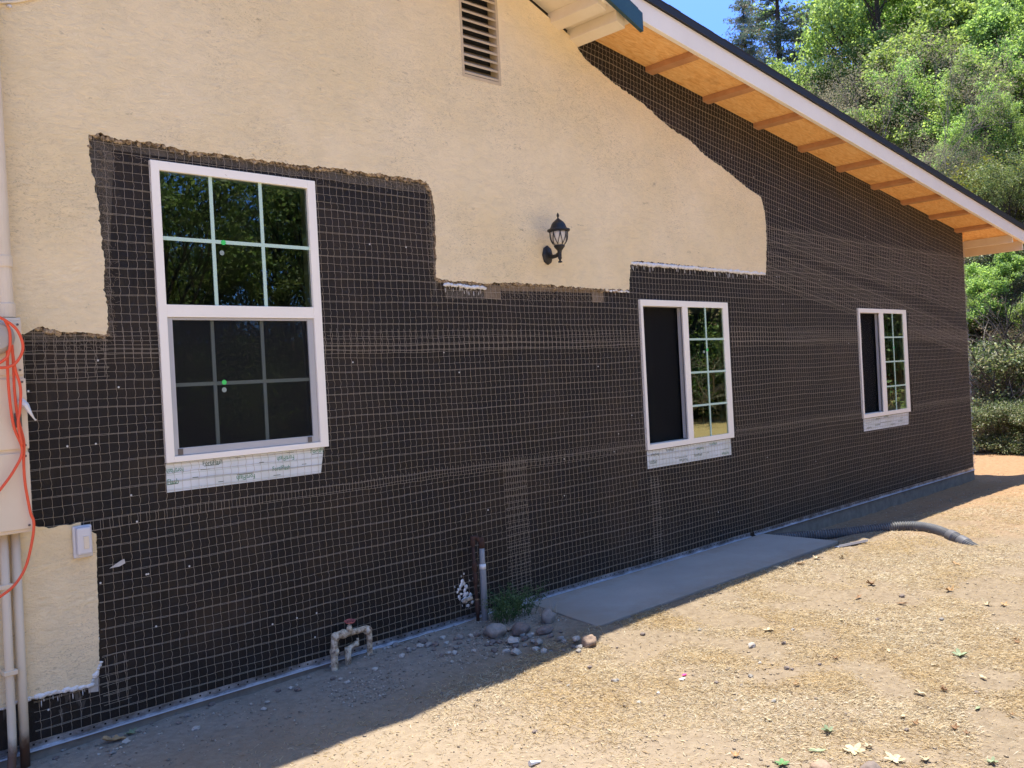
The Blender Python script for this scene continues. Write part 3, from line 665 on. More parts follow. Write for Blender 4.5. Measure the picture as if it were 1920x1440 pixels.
def grid(store, u0, u1, v0, v1, org, ang, p=.042, rad=.00098, Y=-.009, ph=(0, 0), seed=0, double=True):
    """rows along u, columns along v, rotated by ang about org"""
    rs = np.random.default_rng(seed); ca, sa = math.cos(ang), math.sin(ang)
    us = np.arange(u0+ph[0], u1, p); v_ = np.arange(v0+ph[1], v1, p)
    wob = lambda u, v: (.0030*np.sin(u*2.1+v*5+seed)+.0022*np.sin(u*6.3+v*2.7), .005*np.sin(u*1.3+seed+v*2.2)+.0030*np.sin(u*4.1+v*6.)+.006*np.sin(u*.55+v*3.1+seed*2)+.0012*np.sin(u*17+v*40))
    def P(u, v, dy=0):
        a, b = wob(u, v); u = u+a; v = v+b
        yy = Y-.0045*(1+np.sin(u*3.+v*4.+seed)*np.sin(v*7+u))+dy
        return np.stack([org[0]+u*ca-v*sa, yy, org[1]+u*sa+v*ca], -1)
    # rows
    U, Vv = np.meshgrid(np.append(us, us[-1]+p)-p/2, v_); R = rs.normal(0, .0009, U.shape); A = P(U[:, :-1], (Vv+R)[:, :-1]); B = P(U[:, 1:], (Vv+R)[:, 1:])
    A = A.reshape(-1, 3); B = B.reshape(-1, 3); Mid = (A+B)/2; ok = ~(blocked(Mid[:, 0], Mid[:, 2]))
    wires(A[ok], B[ok], rad, store)
    if double:                                   # every third row is a twin wire
        sel = v_[1::3]; U, Vv = np.meshgrid(np.append(us, us[-1]+p)-p/2, sel+.0042); A = P(U[:, :-1], Vv[:, :-1]).reshape(-1, 3); B = P(U[:, 1:], Vv[:, 1:]).reshape(-1, 3)
        Mid = (A+B)/2; ok = ~blocked(Mid[:, 0], Mid[:, 2]); wires(A[ok], B[ok], rad, store)
    # columns with a crimp in each cell on two rows of three
    Vc = np.append(v_, v_[-1]+p)
    U, V0 = np.meshgrid(us, Vc[:-1]); J = rs.normal(0, .0011, U.shape); k = (np.arange(len(Vc)-1) % 3 != 0)[:, None]*.0026*np.ones_like(U)
    a = P(U, V0); m1 = P(U+k+J, V0+p*.38, -.0035*0+0); m2 = P(U+k*.9+J, V0+p*.66); b = P(U, V0+p)
    m1[..., 1] -= .003; m2[..., 1] -= .003
    for s, e in ((a, m1), (m1, m2), (m2, b)):
        A = s.reshape(-1, 3); B = e.reshape(-1, 3); Mid = (A+B)/2; ok = ~blocked(Mid[:, 0], Mid[:, 2]); wires(A[ok], B[ok], rad, store)
def flush(store, name, m):
    V = []; F = []; b = 0
    for v, f in store: V.append(v); F.append(f+b); b += len(v)
    return fast(name, np.concatenate(V), np.concatenate(F), m, house, smooth=True)
st = []
grid(st, 1.2, XE, .02, .93, (0, 0), .0015, seed=1)                       # lowest course
grid(st, 1.2, XE, .88, 1.78, (0, 0), -.0005, ph=(.013, .01), seed=2, Y=-.012)
grid(st, 1.55, XE, 1.66, 2.72, (0, 0), 0, ph=(.005, .004), seed=4, Y=-.009)
grid(st, 4.02, 4.24, .05, .95, (0, 0), .004, ph=(.017, .02), seed=6, Y=-.014)
grid(st, 5.55, 5.66, .05, .70, (0, 0), -.004, ph=(.017, .02), seed=7, Y=-.014)
grid(st, 1.215, 1.60, 1.55, 1.80, (0, 0), .01, ph=(.01, .012), seed=8, Y=-.010)
grid(st, 1.47, 1.60, .04, .25, (0, 0), .02, ph=(.018, .02), seed=12, Y=-.013)
ang = math.atan(SL)
grid(st, -.3, 7.8, -1.05, -.005, (4.95, zs(4.95)), ang, ph=(.01, .0), seed=9, Y=-.012)        # course following the roof slope
grid(st, 2.4, 7.8, -1.35, -1.02, (4.95, zs(4.95)), ang*1.25, ph=(.02, .01), seed=10, Y=-.014)
flush(st, 'wire_lath', M['wire'])
# chicken wire left at the cut edges
hs = []
def hexnet(poly, s=.016, Y=-.007, rag=.12):
    xs = [p[0] for p in poly]; z = [p[1] for p in poly]; A = []; B = []
    r0 = min(z); row = 0; rs = random.Random(3)
    while r0 < max(z):
        c0 = min(xs)+(row % 2)*s*1.5*.58*2
        while c0 < max(xs):
            if rs.random() > rag:
                pts = [(c0+s*.62*math.cos(PI/3*k)*1.55, r0+s*math.sin(PI/3*k)*.95) for k in range(6)]
                if all(in_poly(np.array(x), np.array(zz), poly) for x, zz in pts[:3]):
                    for k in range(4): A.append((pts[k][0]+rs.gauss(0, .001), Y+rs.gauss(0, .002), pts[k][1]+rs.gauss(0, .001))); B.append((pts[k+1][0], Y+rs.gauss(0, .002), pts[k+1][1]))
            c0 += s*1.5*.58*2*1.6
        r0 += s*.85; row += 1
    wires(np.array(A), np.array(B), .0007, hs)
def wp(px): return [(lambda q: (q.x, q.z))(on_wall(x, y)) for x, y in px]
hexnet(wp([(172, 262), (212, 270), (218, 640), (196, 640), (185, 400)])); hexnet(wp([(52, 628), (210, 634), (210, 662), (60, 655)]))
hexnet(wp([(165, 252), (805, 343), (806, 362), (165, 280)]), rag=.35); hexnet(wp([(905, 535), (1120, 545), (1110, 570), (930, 560)])); hexnet(wp([(797, 365), (815, 375), (822, 535), (800, 520)]), rag=.3)
hexnet(wp([(1080, 95), (1420, 362), (1440, 380), (1445, 510), (1430, 500), (1425, 380), (1080, 110)]), rag=.4)
# loose springy ends
A = []; B = []
for i in range(420):
    if i < 170: q = on_wall(random.uniform(178, 215), random.uniform(270, 640))
    elif i < 300: x = random.uniform(170, 1150); q = on_wall(x, 270+x*.105+random.uniform(-4, 16)) if x < 800 else on_wall(x, 545+random.uniform(-4, 20))
    else: t = random.random(); q = on_wall(1090+t*340, 112+t*262+random.uniform(0, 12))
    a = random.uniform(0, 2*PI); L = random.uniform(.008, .03); A.append((q.x, random.uniform(-.016, -.006), q.z)); B.append((q.x+L*math.cos(a), random.uniform(-.026, -.006), q.z+L*math.sin(a)))
wires(np.array(A), np.array(B), .0007, hs)
V = []; F = []; b_ = 0
for v, f in hs: V.append(v); F.append(f+b_); b_ += len(v)
fast('chicken_wire', np.concatenate(V), np.concatenate(F), M['wire_rust'], house)
# fastener caps
nb = MB(); nb.lathe((0, 0, 0), [(.0015, 0), (.005, -.002), (.0045, -.004), (.001, -.005)], 8, 0, 'y')
nail0 = nb.build('fastener', M['nail'], house); nail0.location = (2.9, -.016, 1.615); rr = random.Random(5); cnt = 1
while cnt < 48:
    x = rr.uniform(1.25, 9.5); z = rr.uniform(.1, 3.3)
    if cnt < 16: x = rr.uniform(1.22, 2.6); z = rr.uniform(.08, 1.7)
    if blocked(np.array([x]), np.array([z]))[0]: continue
    z = round(z/.126)*.126+.02; o = nail0.copy(); link(o, house); o.location = (x, -.016, z); cnt += 1

# ---- weep screed with punched holes
def screed(xa, xb):
    b = MB(); b.box(xa, xb, -.0050, -.0035, -.005, .024); b.hexa([(xa, -.018, -.014), (xb, -.018, -.014), (xa, -.0051, -.008), (xb, -.0051, -.008), (xa, -.018, -.012), (xb, -.018, -.012), (xa, -.0051, -.0045), (xb, -.0051, -.0045)])
    b.box(xa, xb, -.0192, -.0181, -.0155, -.0085, 2)
    x = xa+.02
    while x < xb-.02: b.box(x-.0045, x+.0045, -.0058, -.0052, .006, .014, 1); x += .05
    return b.build('weep_screed', [M['screed'], M['hole'], M['zinc']], house)
screed(.6, 3.90); screed(4.12, 6.95); screed(7.02, XE+.01)
# frayed lath ends wrapped round the corner
zc_ = RNG.uniform(.02, zs(XE)-.08, 900); A = np.stack([np.full(900, XE+.002)+RNG.uniform(-.004, .014, 900), RNG.uniform(-.016, .05, 900), zc_], 1); B = A+RNG.normal(0, 1, (900, 3))*np.array([.008, .02, .022]); B[:, 0] = np.maximum(B[:, 0], XE+.003)
cl_ = []; wires(A, B, .0012, cl_); fast('corner_lath', cl_[0][0], cl_[0][1], M['zinc'], house)
# ---- added roof: soffit, lookouts, fascia, shingles
XA = 4.72
def slope_box(mb, xa, xb, y0, y1, d0_, d1_, f=zs, mi=0):
    mb.hexa([(xa, y0, f(xa)+d0_), (xb, y0, f(xb)+d0_), (xa, y1, f(xa)+d0_), (xb, y1, f(xb)+d0_), (xa, y0, f(xa)+d1_), (xb, y0, f(xb)+d1_), (xa, y1, f(xa)+d1_), (xb, y1, f(xb)+d1_)], mi)
roof = MB(); slope_box(roof, XA, XR-.001, -OV-.02, 9.4, .125, .165); 
# stepped shingle edge
x = XA; 
while x < XR:
    xb = min(x+.14, XR+.03); slope_box(roof, x, xb, -OV-.055, 9.4, .1655, .180+random.uniform(-.002, .003)+.004); x = xb
rf = roof.build('roof', M['shingle'], house)
d = MB(); slope_box(d, XA, XR+.02, -OV-.060, -OV-.045, .118, .164); d.build('drip_edge', M['drip'], rf)
d = MB(); slope_box(d, XA, XR-.03, -OV, 8.9, .0, .012); d.build('soffit', M['ply'], house)
lk0 = None
for i, px in enumerate([(1210, 135), (1317, 187), (1412, 237), (1495, 280), (1567, 318), (1632, 352), (1688, 382), (1741, 409), (1789, 434)]):
    X = on_wall(*px).x
    b = MB(); b.hexa([(X, -OV, zs(X)-.042), (X+.085, -OV, zs(X+.085)-.042), (X, .0, zs(X)-.042), (X+.085, .0, zs(X+.085)-.042), (X, -OV, zs(X)-.0005), (X+.085, -OV, zs(X+.085)-.0005), (X, .0, zs(X)-.0005), (X+.085, .0, zs(X+.085)-.0005)])
    b.build('lookout', M['lumber'], house, bevel=.003)
d = MB(); slope_box(d, XA, XR, -OV-.040, -OV-.0005, -.035, .1175); d.build('fascia', M['whitefascia'], house, bevel=.003)
d = MB(); d.box(XR-.035, XR, -OV+.0005, 9.3, zs(XR)-.12, zs(XR)+.10); d.box(XE+.45, XE+.49, -OV+.001, 9.2, zs(XE+.45)-.10, zs(XE+.45)-.001); d.build('eave_fascia', M['cream'], house, bevel=.003)
d = MB(); d.box(XE+.002, XE+.04, .0, 9, zs(XE)-.11, zs(XE)-.01); d.build('eave_blocking', M['ply'], house)
# ---- old roof
d = MB()
def zob(x): return zo(x)
for sgn in (1, -1):
    xa, xb = (0, 5.06) if sgn > 0 else (-7.0, 0)
    slope_box(d, xa, xb, -OV-.05, 9.4, .13, .18, zo)
ro = d.build('roof', M['shingle'], house); ro['label'] = 'old gable roof'
d = MB(); slope_box(d, 0, 5.03, -OV, -.001, .075, .088, zo); slope_box(d, -7, 0, -OV, -.001, .075, .088, zo); d.build('soffit', M['cream'], house)['label'] = 'cream painted soffit boards'
for xa in (4.685, 4.88, 4.07, 3.46, 2.85, 2.24, 1.6):
    wdt = .088; d = MB(); slope_box(d, xa, xa+wdt, -OV, .03, .0, .0745, zo); d.build('lookout', M['cream'], house, bevel=.003)['label'] = 'cream painted lookout'
d = MB(); slope_box(d, 0, 5.075, -OV-.075, -OV-.046, -.0, .128, lambda x: zo(x)+.012*(x-4.4)+.012); slope_box(d, -7, 0, -OV-.075, -OV-.046, .0, .128, zo); d.build('fascia', M['greenfascia'], house, bevel=.002)['label'] = 'dark teal fascia'

# ------------------------------------------------------------------ slab
sl = MB(); q = [(4.02, -.75), (7.11, -.735), (7.11, -.03), (4.18, -.03)]
sl.add([(x, y, -.075) for x, y in q]+[(x, y, -.008) for x, y in q], [(3, 2, 1, 0), (4, 5, 6, 7), (0, 1, 5, 4), (1, 2, 6, 5), (2, 3, 7, 6), (3, 0, 4, 7)])
props(sl.build('concrete_slab', M['slab'], bevel=.006), 'smooth grey concrete walkway slab lying in shade along the foot of the wall', 'slab')

# ------------------------------------------------------------------ wall lamp
LX, LY = 4.507, -.16
lamp = thing('wall_lamp', 'black outdoor wall lantern with frosted glass mounted on the cream stucco', 'wall lamp', (LX, LY, 2.24))
b = MB(); b.lathe((4.523, YS, 2.307), [(.050, -.001), (.052, -.010), (.040, -.022), (.018, -.030)], 8, 0, 'y')
for i, v in enumerate(b.v): b.v[i] = (4.523+(v[0]-4.523)*.95, v[1], 2.307+(v[2]-2.307)*1.32)
b.build('back_plate', M['black'], lamp, bevel=.003)
b = MB(); b.tube([(4.520, -.05, 2.300), (4.517, -.085, 2.289), (4.510, -.125, 2.290), (LX, LY, 2.305)], [.017, .014, .013, .014], 10)
b.lathe((LX, LY, 0), [(.003, 2.238), (.014, 2.241), (.014, 2.247), (.006, 2.254), (.009, 2.262), (.013, 2.268), (.013, 2.305), (.017, 2.322), (.030, 2.338), (.038, 2.350), (.036, 2.356)], 20)
b.build('arm', M['black'], lamp, smooth=False)
prof = [(.036, 2.358), (.047, 2.372), (.056, 2.394), (.060, 2.425), (.061, 2.452)]
b = MB(); b.lathe((LX, LY, 0), [(r-.004, h) for r, h in prof], 24); b.build('glass_shade', M['milk'], lamp, smooth=True)
b = MB()
def pr(h):
    return lerp_knots(h, [(h_, r_) for r_, h_ in prof])
for k in range(8):
    a0 = 2*PI*(k+.15)/8
    for sg in (1, -1):
        pts = []
        for j in range(9):
            t = j/8; h = 2.358+.094*t; a = a0+sg*(.42*(1-t)**1.5 - .02); r = pr(h)+.0005
            pts.append((LX+r*math.cos(a), LY+r*math.sin(a), h))
        b.tube(pts, [.0022+.0014*j/8 for j in range(9)], 5)
b.build('cage', M['black'], lamp)
b = MB(); b.lathe((LX, LY, 0), [(.058, 2.446), (.074, 2.450), (.078, 2.455), (.076, 2.463), (.060, 2.468), (.054, 2.478), (.046, 2.498), (.036, 2.512), (.022, 2.524), (.012, 2.532), (.006, 2.538), (.004, 2.543), (.008, 2.550), (.009, 2.559), (.005, 2.570), (.001, 2.576)], 24)
b.build('cap', M['black'], lamp)

# ------------------------------------------------------------------ electric panel, conduits, cord
pan = thing('electric_panel', 'cream painted electric meter cabinet with conduits at the left edge of the wall', 'electric panel', (1.0, -.1, .94))
YP = -.13
xe_t, xe_b = 1.178, 1.176
b = MB(); b.box(.70, 1.178, YP, -.025, .94, 1.84); pb = b.build('cabinet', M['panel'], pan, bevel=.006)
b = MB(); b.box(.72, 1.181, YP-.010, YP-.0005, 1.290, 1.585); b.build('cover', M['panel'], pan, bevel=.004)
b = MB(); b.box(.72, 1.179, YP-.008, YP-.0005, .955, 1.275); b.build('cover', M['panel'], pan, bevel=.004)
b = MB(); b.box(.72, 1.176, YP-.006, YP-.0005, 1.60, 1.825); b.build('cover', M['panel'], pan, bevel=.004)
for (x_, z_) in ((1.165, 1.305), (1.165, 1.57), (1.163, .97), (1.163, 1.26), (1.16, 1.62), (1.16, 1.81)):
    b = MB(); b.lathe((x_, YP-.0105, z_), [(.005, 0), (.005, -.002), (.003, -.0035)], 8, 0, 'y'); b.build('screw', M['darkplastic'], pan)
for z_ in (.36, .72):
    b = MB(); b.box(1.050, 1.104, -.092, -.026, z_-.010, z_+.010); b.build('strap', M['conduit'], pan, bevel=.003)
mc = on_wall(-8, 632, YP-.04); b = MB(); b.lathe((mc.x, YP-.008, mc.z), [(.072, 0), (.072, -.03), (.066, -.038), (.064, -.05), (.05, -.062), (.01, -.066)], 28, 0, 'y'); b.build('meter', M['greyplastic'], pan, smooth=False)
lt = on_wall(35, 788, YP-.02); b = MB(); b.box(lt.x-.016, lt.x+.012, YP-.024, YP-.011, lt.z-.03, lt.z+.03); b.build('latch', M['darkplastic'], pan, bevel=.004)
b = MB(); t0 = on_wall(38, 752, YP-.02); b.tube([(t0.x, YP-.016, t0.z), (t0.x+.018, YP-.03, t0.z-.02), (t0.x+.035, YP-.03, t0.z-.055), (t0.x+.052, YP-.024, t0.z-.083)], [.016, .013, .006, .002], 6); b.build('seal_tag', M['whiteband'], pan)
b = MB(); mxx = 1.135; b.tube([(mxx, -.085, 1.84), (mxx, -.085, 4.4)], .030, 16); b.lathe((mxx, -.085, 0), [(.030, 1.841), (.037, 1.845), (.037, 1.90), (.031, 1.905)], 16); b.lathe((mxx, -.085, 0), [(.034, 2.055), (.035, 2.06), (.035, 2.10), (.031, 2.104)], 16); b.build('mast', M['conduit'], pan, smooth=False)
b = MB(); b.tube([(1.082, -.07, .94), (1.076, -.07, .35), (1.072, -.07, .04), (1.060, -.085, -.03), (1.035, -.11, -.09)], .017, 12); b.build('conduit', M['conduit_rust'], pan, smooth=True)
b = MB(); b.tube([(1.131, -.05, .94), (1.126, -.05, .3), (1.122, -.05, -.08)], .019, 12); b.build('conduit', M['conduit_rust'], pan, smooth=True)
b = MB(); b.tube([tuple(on_wall(-20, 5, -.03)), tuple(on_wall(30, 3, -.03)), tuple(on_wall(62, -3, -.03)), tuple(on_wall(120, -22, -.03))], .006, 6); sw = b.build('service_wire', M['cream']); props(sw, 'thin cream cable clipped across the stucco at the upper left corner', 'cable')
b = MB(); q = on_wall(17, 12, -.03); blob(b, (q.x, -.032, q.z), .012, (1, .8, .8)); b.build('clip', M['clear'], sw)
# orange cord
def z4(p): return (p[0]/3.6, 560+p[1]/3.6)
def z5(p): return (p[0]/2.88, 940+p[1]/2.88)
def smooth(pts, k=6):
    out = []
    P = [pts[0]]+pts+[pts[-1]]
    for i in range(1, len(P)-2):
        for j in range(k):
            t = j/k; a, b_, c, d_ = [Vector(P[i+m]) for m in (-1, 0, 1, 2)]
            out.append(.5*((2*b_)+(-a+c)*t+(2*a-5*b_+4*c-d_)*t*t+(-a+3*b_-3*c+d_)*t**3))
    out.append(Vector(pts[-1])); return out
cb_ = MB()
def cord(px, Y, dy=0):
    n = len(px); pts = [tuple(on_wall(*p, Y+dy*i/(n-1))) for i, p in enumerate(px)]; cb_.tube(smooth(pts), .0058, 8)
cord([z4(p) for p in [(-20, 120), (35, 145), (110, 205), (150, 290), (150, 360), (110, 430), (50, 462), (-30, 465)]], -.215)
cord([z4(p) for p in [(30, 140), (65, 220), (66, 330), (42, 400), (-30, 450)]], -.205)
cord([z4(p) for p in [(50, 165), (50, 400), (58, 600), (90, 850), (150, 1020), (100, 1150), (0, 1290), (-60, 1340)]], -.17)
cord([z4(p) for p in [(70, 200), (88, 400), (98, 620), (120, 800), (160, 960), (160, 1100), (170, 1250), (205, 1440)]]+[z5(p) for p in [(182, 110), (176, 200), (140, 350), (80, 450), (0, 515), (-80, 560)]], -.16)
cord([z4(p) for p in [(60, 190), (100, 460), (138, 600), (134, 760), (122, 840), (150, 990)]], -.18)
props(cb_.build('extension_cord', M['cord'], smooth=True), 'bright orange extension cord looped over the meter cabinet and hanging down', 'cord')
# outlet
qa, qb = on_wall(137, 988, -.05), on_wall(177, 1043, -.05)
ou = thing('outlet_box', 'cloudy plastic weatherproof outlet cover on the low corner patch of stucco', 'outlet', (qa.x, YS, qb.z))
b = MB(); b.box(qa.x, qb.x, -.042, YS-.0005, qb.z, qa.z); b.build('base', M['clear'], ou, bevel=.008)
b = MB(); b.box(qa.x+.01, qb.x-.008, -.062, -.0425, qb.z+.014, qa.z-.006); b.build('cover', M['clear'], ou, bevel=.010)
b = MB(); zc = (qa.z+qb.z)/2; xc = (qa.x+qb.x)/2; b.box(xc-.004, xc+.018, -.0655, -.0625, zc-.03, zc+.025); b.build('receptacle', M['cream'], ou, bevel=.002)

# ------------------------------------------------------------------ stand pipes
def pg(px, py, Y): q = on_wall(px, py, Y); return q
b = MB(); P0 = pg(910, 1172, -.11); P1 = pg(903, 1022, -.08)
sp = thing('vent_pipe', 'grey plastic stand pipe with a white band beside the rusty riser', 'pipe', (P0.x, -.11, -.05))
d_ = (P1-P0); b.tube([P0+Vector((0, 0, -.05)), P0+d_*.72, P0+d_*.82, P1], [.0205, .0205, .0165, .0165], 16); b.build('pipe', M['greypipe'], sp, smooth=True)
b = MB(); b.tube([P0+d_*.70, P0+d_*.762], .0212, 16); b.build('band', M['whiteband'], sp, smooth=True)
b = MB(); b.tube([P0+d_*.96, P0+d_*1.02, P0+d_*1.06, P0+d_*1.10], [.018, .020, .019, .010], 14); b.build('cap', M['rust'], sp, smooth=True)
R0 = pg(896, 1150, -.075); R1 = pg(886, 1012, -.06)
rp = thing('rusty_riser', 'rusty iron riser pipe with couplings in front of the lath', 'pipe', (R0.x, -.07, -.05)); d_ = R1-R0
b = MB(); b.tube([R0+Vector((0, 0, -.12)), R1], .0105, 12); b.build('pipe', M['rust'], rp, smooth=True)
for t, L in ((.0, .17), (.42, .10), (.60, .08), (.93, .10)):
    b = MB(); b.tube([R0+d_*(t-.02), R0+d_*t, R0+d_*(t+L), R0+d_*(t+L+.02)], [.011, .0150, .0150, .011], 12); b.build('coupling', M['rust'], rp, smooth=True)
for t in (.17, .63, .93):
    b = MB(); b.tube([R0+d_*t, R0+d_*(t+.03)], .0125, 12); b.build('collar', M['rust_light'], rp, smooth=True)
b = MB(); b.tube(smooth([tuple(R1), tuple(R1+Vector((.006, 0, .008))), tuple(R1+Vector((.028, -.008, .010))), tuple(P1+Vector((-.006, 0, .012)))]), .0125, 10); b.build('elbow', M['rust'], rp, smooth=True)
b = MB(); s0 = pg(868, 1128, -.02); s1 = pg(886, 1120, -.06); b.tube([tuple(s0), tuple(s1)], .012, 10); b.build('stub', M['creampipe'], rp, smooth=True)
sb_ = MB()
for k in range(46):
    u = random.gauss(0, 1); v = random.gauss(0, 1); q = on_wall(868+u*6+v*1.5, 1112+v*11)
    blob(sb_, (q.x, -.014, q.z), random.uniform(.004, .017), (1.0, .18, 1.1))
for px in ((862, 1080), (850, 1100), (868, 1092), (878, 1088), (884, 1084), (886, 1090), (864, 1135)):
    q = on_wall(*px); blob(sb_, (q.x, -.014, q.z), .005, (.6, .4, 1.6))
sb_.build('foam_splatter', M['foam'], house, smooth=True)['kind'] = 'stuff'
# valve manifold
YV = -.075
def vp(x, y): return on_wall(600+x/3.43, 980+y/3.43, YV)
vm = thing('valve_manifold', 'chipped cream pipe loop with a faded red valve handle low on the wall', 'valve', (2.62, YV, -.03))
r = .0235
b = MB(); b.tube(smooth([tuple(vp(95, 960)), tuple(vp(93, 860)), tuple(vp(92, 780)), tuple(vp(100, 735)), tuple(vp(140, 715)), tuple(vp(200, 705))], 5), r*.82, 14); b.build('riser', M['creampipe'], vm, smooth=True)
b = MB(); b.tube(smooth([tuple(vp(200, 705)), tuple(vp(260, 690)), tuple(vp(300, 680)), tuple(vp(315, 700)), tuple(vp(318, 760)), tuple(vp(322, 870))], 5), r*.70, 14); b.build('drop', M['creampipe'], vm, smooth=True)
for c in ((93, 830), (100, 735), (150, 715), (305, 690)):
    b = MB(); q = vp(*c); blob(b, q, r*1.12, (1, 1, 1), lv=2, rough=.1)
    b.build('fitting', M['creampipe'], vm, smooth=True)
b = MB(); q = vp(188, 700); b.tube([tuple(q), tuple(q+Vector((0, -.004, .035)))], [r*.9, .012], 12); b.tube([tuple(q+Vector((0, -.004, .03))), tuple(q+Vector((0, -.005, .052)))], .005, 8); b.build('valve_body', M['creampipe'], vm, smooth=True)
b = MB(); q2 = q+Vector((.004, -.006, .056)); ring = [tuple(q2+Vector((.028*math.cos(a)*(1+.12*math.cos(5*a)), .018*math.sin(a), .006*math.sin(a)))) for a in [2*PI*k/30 for k in range(31)]]; b.tube(ring, .0042, 6, cap=False)
for k in range(5): a = 2*PI*k/5; b.tube([tuple(q2), tuple(q2+Vector((.028*math.cos(a), .018*math.sin(a), .006*math.sin(a))))], .003, 5)
b.build('handle', M['redhandle'], vm, smooth=True)
b = MB(); b.tube([tuple(vp(183, 960)), tuple(vp(180, 850)), tuple(vp(180, 800))], [r*.8, r*.72, r*.85], 12); b.tube([tuple(vp(180, 810)), tuple(vp(215, 790)), tuple(vp(238, 775))], [r*.6, r*.55, r*.75], 12); q = vp(243, 768); b.tube([tuple(q+Vector((0, 0, -.018))), tuple(q+Vector((0, 0, .022)))], .008, 8); b.build('spigot', M['creampipe'], vm, smooth=True)

# ------------------------------------------------------------------ corrugated hose
hp = smooth([(7.25, -.06, -.075), (7.43, -.22, -.07), (7.60, -.42, -.058), (7.84, -.66, -.040), (8.00, -.84, -.020), (8.03, -1.02, -.010), (7.95, -1.20, -.012), (7.83, -1.36, -.028), (7.72, -1.51, -.055), (7.62, -1.68, -.11)], 90)
L = 0; pts = []; rads = []
for i, p_ in enumerate(hp):
    if i: L += (p_-hp[i-1]).length
    pts.append(tuple(p_)); rads.append(.043+.0060*math.sin(L*2*PI/.0215))
ho = MB(); ho.tube(pts, rads, 14)
hose = ho.build('drain_hose', M['hose'], smooth=True); props(hose, 'grey corrugated drain hose arching out of the trench onto the dry grass', 'hose')
for t in (.80, .885):
    i = int(t*len(hp)); b = MB(); b.tube(pts[i-18:i+18], .057 if t < .85 else .054, 16); b.build('coupling', M['hoseband'], hose, smooth=True)
# offcut of perforated metal on the grass
a = on_ground(1573, 1028); c = on_ground(1627, 1018)
b = MB(); dv = (c-a).normalized(); nv = Vector((-dv.y, dv.x, 0))
def qd(o, u, v, z): return tuple(o+dv*u+nv*v+Vector((0, 0, z)))
LL = (c-a).length; b.hexa([qd(a, 0, 0, .006), qd(a, LL, 0, .012), qd(a, 0, .045, .006), qd(a, LL, .045, .012), qd(a, 0, 0, .0075), qd(a, LL, 0, .0135), qd(a, 0, .045, .0075), qd(a, LL, .045, .0135)])
b.hexa([qd(a, 0, -.002, .006), qd(a, LL, -.002, .012), qd(a, 0, -.0005, .006), qd(a, LL, -.0005, .012), qd(a, 0, -.002, .026), qd(a, LL, -.002, .032), qd(a, 0, -.0005, .026), qd(a, LL, -.0005, .032)])
for k in range(8):
    u = .03+k*(LL-.06)/7; zz = .0078+.006*u/LL; b.add([qd(a, u-.006, .016, zz), qd(a, u+.006, .016, zz), qd(a, u+.006, .028, zz), qd(a, u-.006, .028, zz)], [(0, 1, 2, 3)], 1)
props(b.build('metal_offcut', [M['zinc'], M['hole']]), 'short strip of perforated galvanised metal lying on the dry grass by the slab', 'metal strip')

# ------------------------------------------------------------------ stones
def stone(px, py, wpx, mk, label, group=None, sq=(1, .8, .6), lv=3, sink=.35, name='stone'):
    q = on_ground(px, py); d = (q-Vector(CO)).dot(Vector(CF)); R = wpx*d/FPX/2
    b = MB(); blob(b, q+Vector((0, 0, R*sq[2]*(1-sink))), R, sq, lv=lv, rough=.55 if wpx < 30 else .32)
    o = b.build(name, M[mk], smooth=lv > 2 and wpx > 18); return props(o, label, 'stone', group)
stone(930, 1192, 46, 'rock_grey', 'largest rounded grey stone at the foot of the grey pipe', sq=(1, .85, .6))
stone(977, 1186, 40, 'rock_dark', 'rounded dark stone in front of the green weed', sq=(1, .8, .62))
stone(1028, 1168, 32, 'rock_grey', 'upright pale grey stone against the slab corner', sq=(.9, .7, 1.0))
stone(962, 1206, 26, 'rock_pale', 'pale stone between the two largest stones and the rubble', sq=(1, .9, .6), lv=2)
stone(966, 1226, 24, 'rock_pale', 'angular light grey stone at the front of the rubble', sq=(1, .9, .5), lv=1)
stone(953, 1182, 13, 'rock_brown', 'small orange brown stone wedged between two grey stones', lv=2)
stone(1010, 1208, 20, 'rock_grey', 'squat grey stone on the right side of the rubble', lv=2)
stone(1022, 1186, 40, 'rock_dark', 'long low stone half buried in front of the slab corner', sq=(1, .6, .35))
stone(1104, 1212, 33, 'rock_brown', 'reddish brown half round stone at the edge of the shadow', sq=(1, .75, .8), lv=3, name='stone')
stone(1086, 1207, 14, 'rock_pale', 'small pale stone next to the reddish stone at the shadow edge', lv=2)
stone(847, 1243, 11, 'rock_pale', 'small white stone alone on the shaded dirt', lv=1)
stone(1540, 1454, 48, 'rock_brown', 'tan rounded stone at the bottom edge of the picture', sq=(1, .8, .7))
stone(1633, 1452, 44, 'rock_dark', 'dark rounded stone at the bottom edge of the picture', sq=(1, .8, .6))
stone(1410, 1213, 16, 'rock_pale', 'largest pale pebble on the sunlit grass', lv=2)
rs = random.Random(21)
SUNP = [(1470, 1208), (1425, 1244), (1474, 1255), (1485, 1256), (1410, 1270), (1392, 1286), (1343, 1282), (1377, 1303), (1378, 1314), (1395, 1332), (1614, 1272), (1538, 1247), (1530, 1311), (1312, 1182), (1485, 1182), (1767, 1163), (1646, 1163), (1692, 1120),
        (1206, 1191), (1158, 1215), (1105, 1253), (1155, 1279), (1149, 1277), (1067, 1287), (1233, 1301), (1197, 1318), (1248, 1342), (842, 1371), (1002, 1374), (828, 1302), (1450, 1316), (1585, 1340), (1700, 1370), (1830, 1300), (1760, 1230), (1870, 1180)]
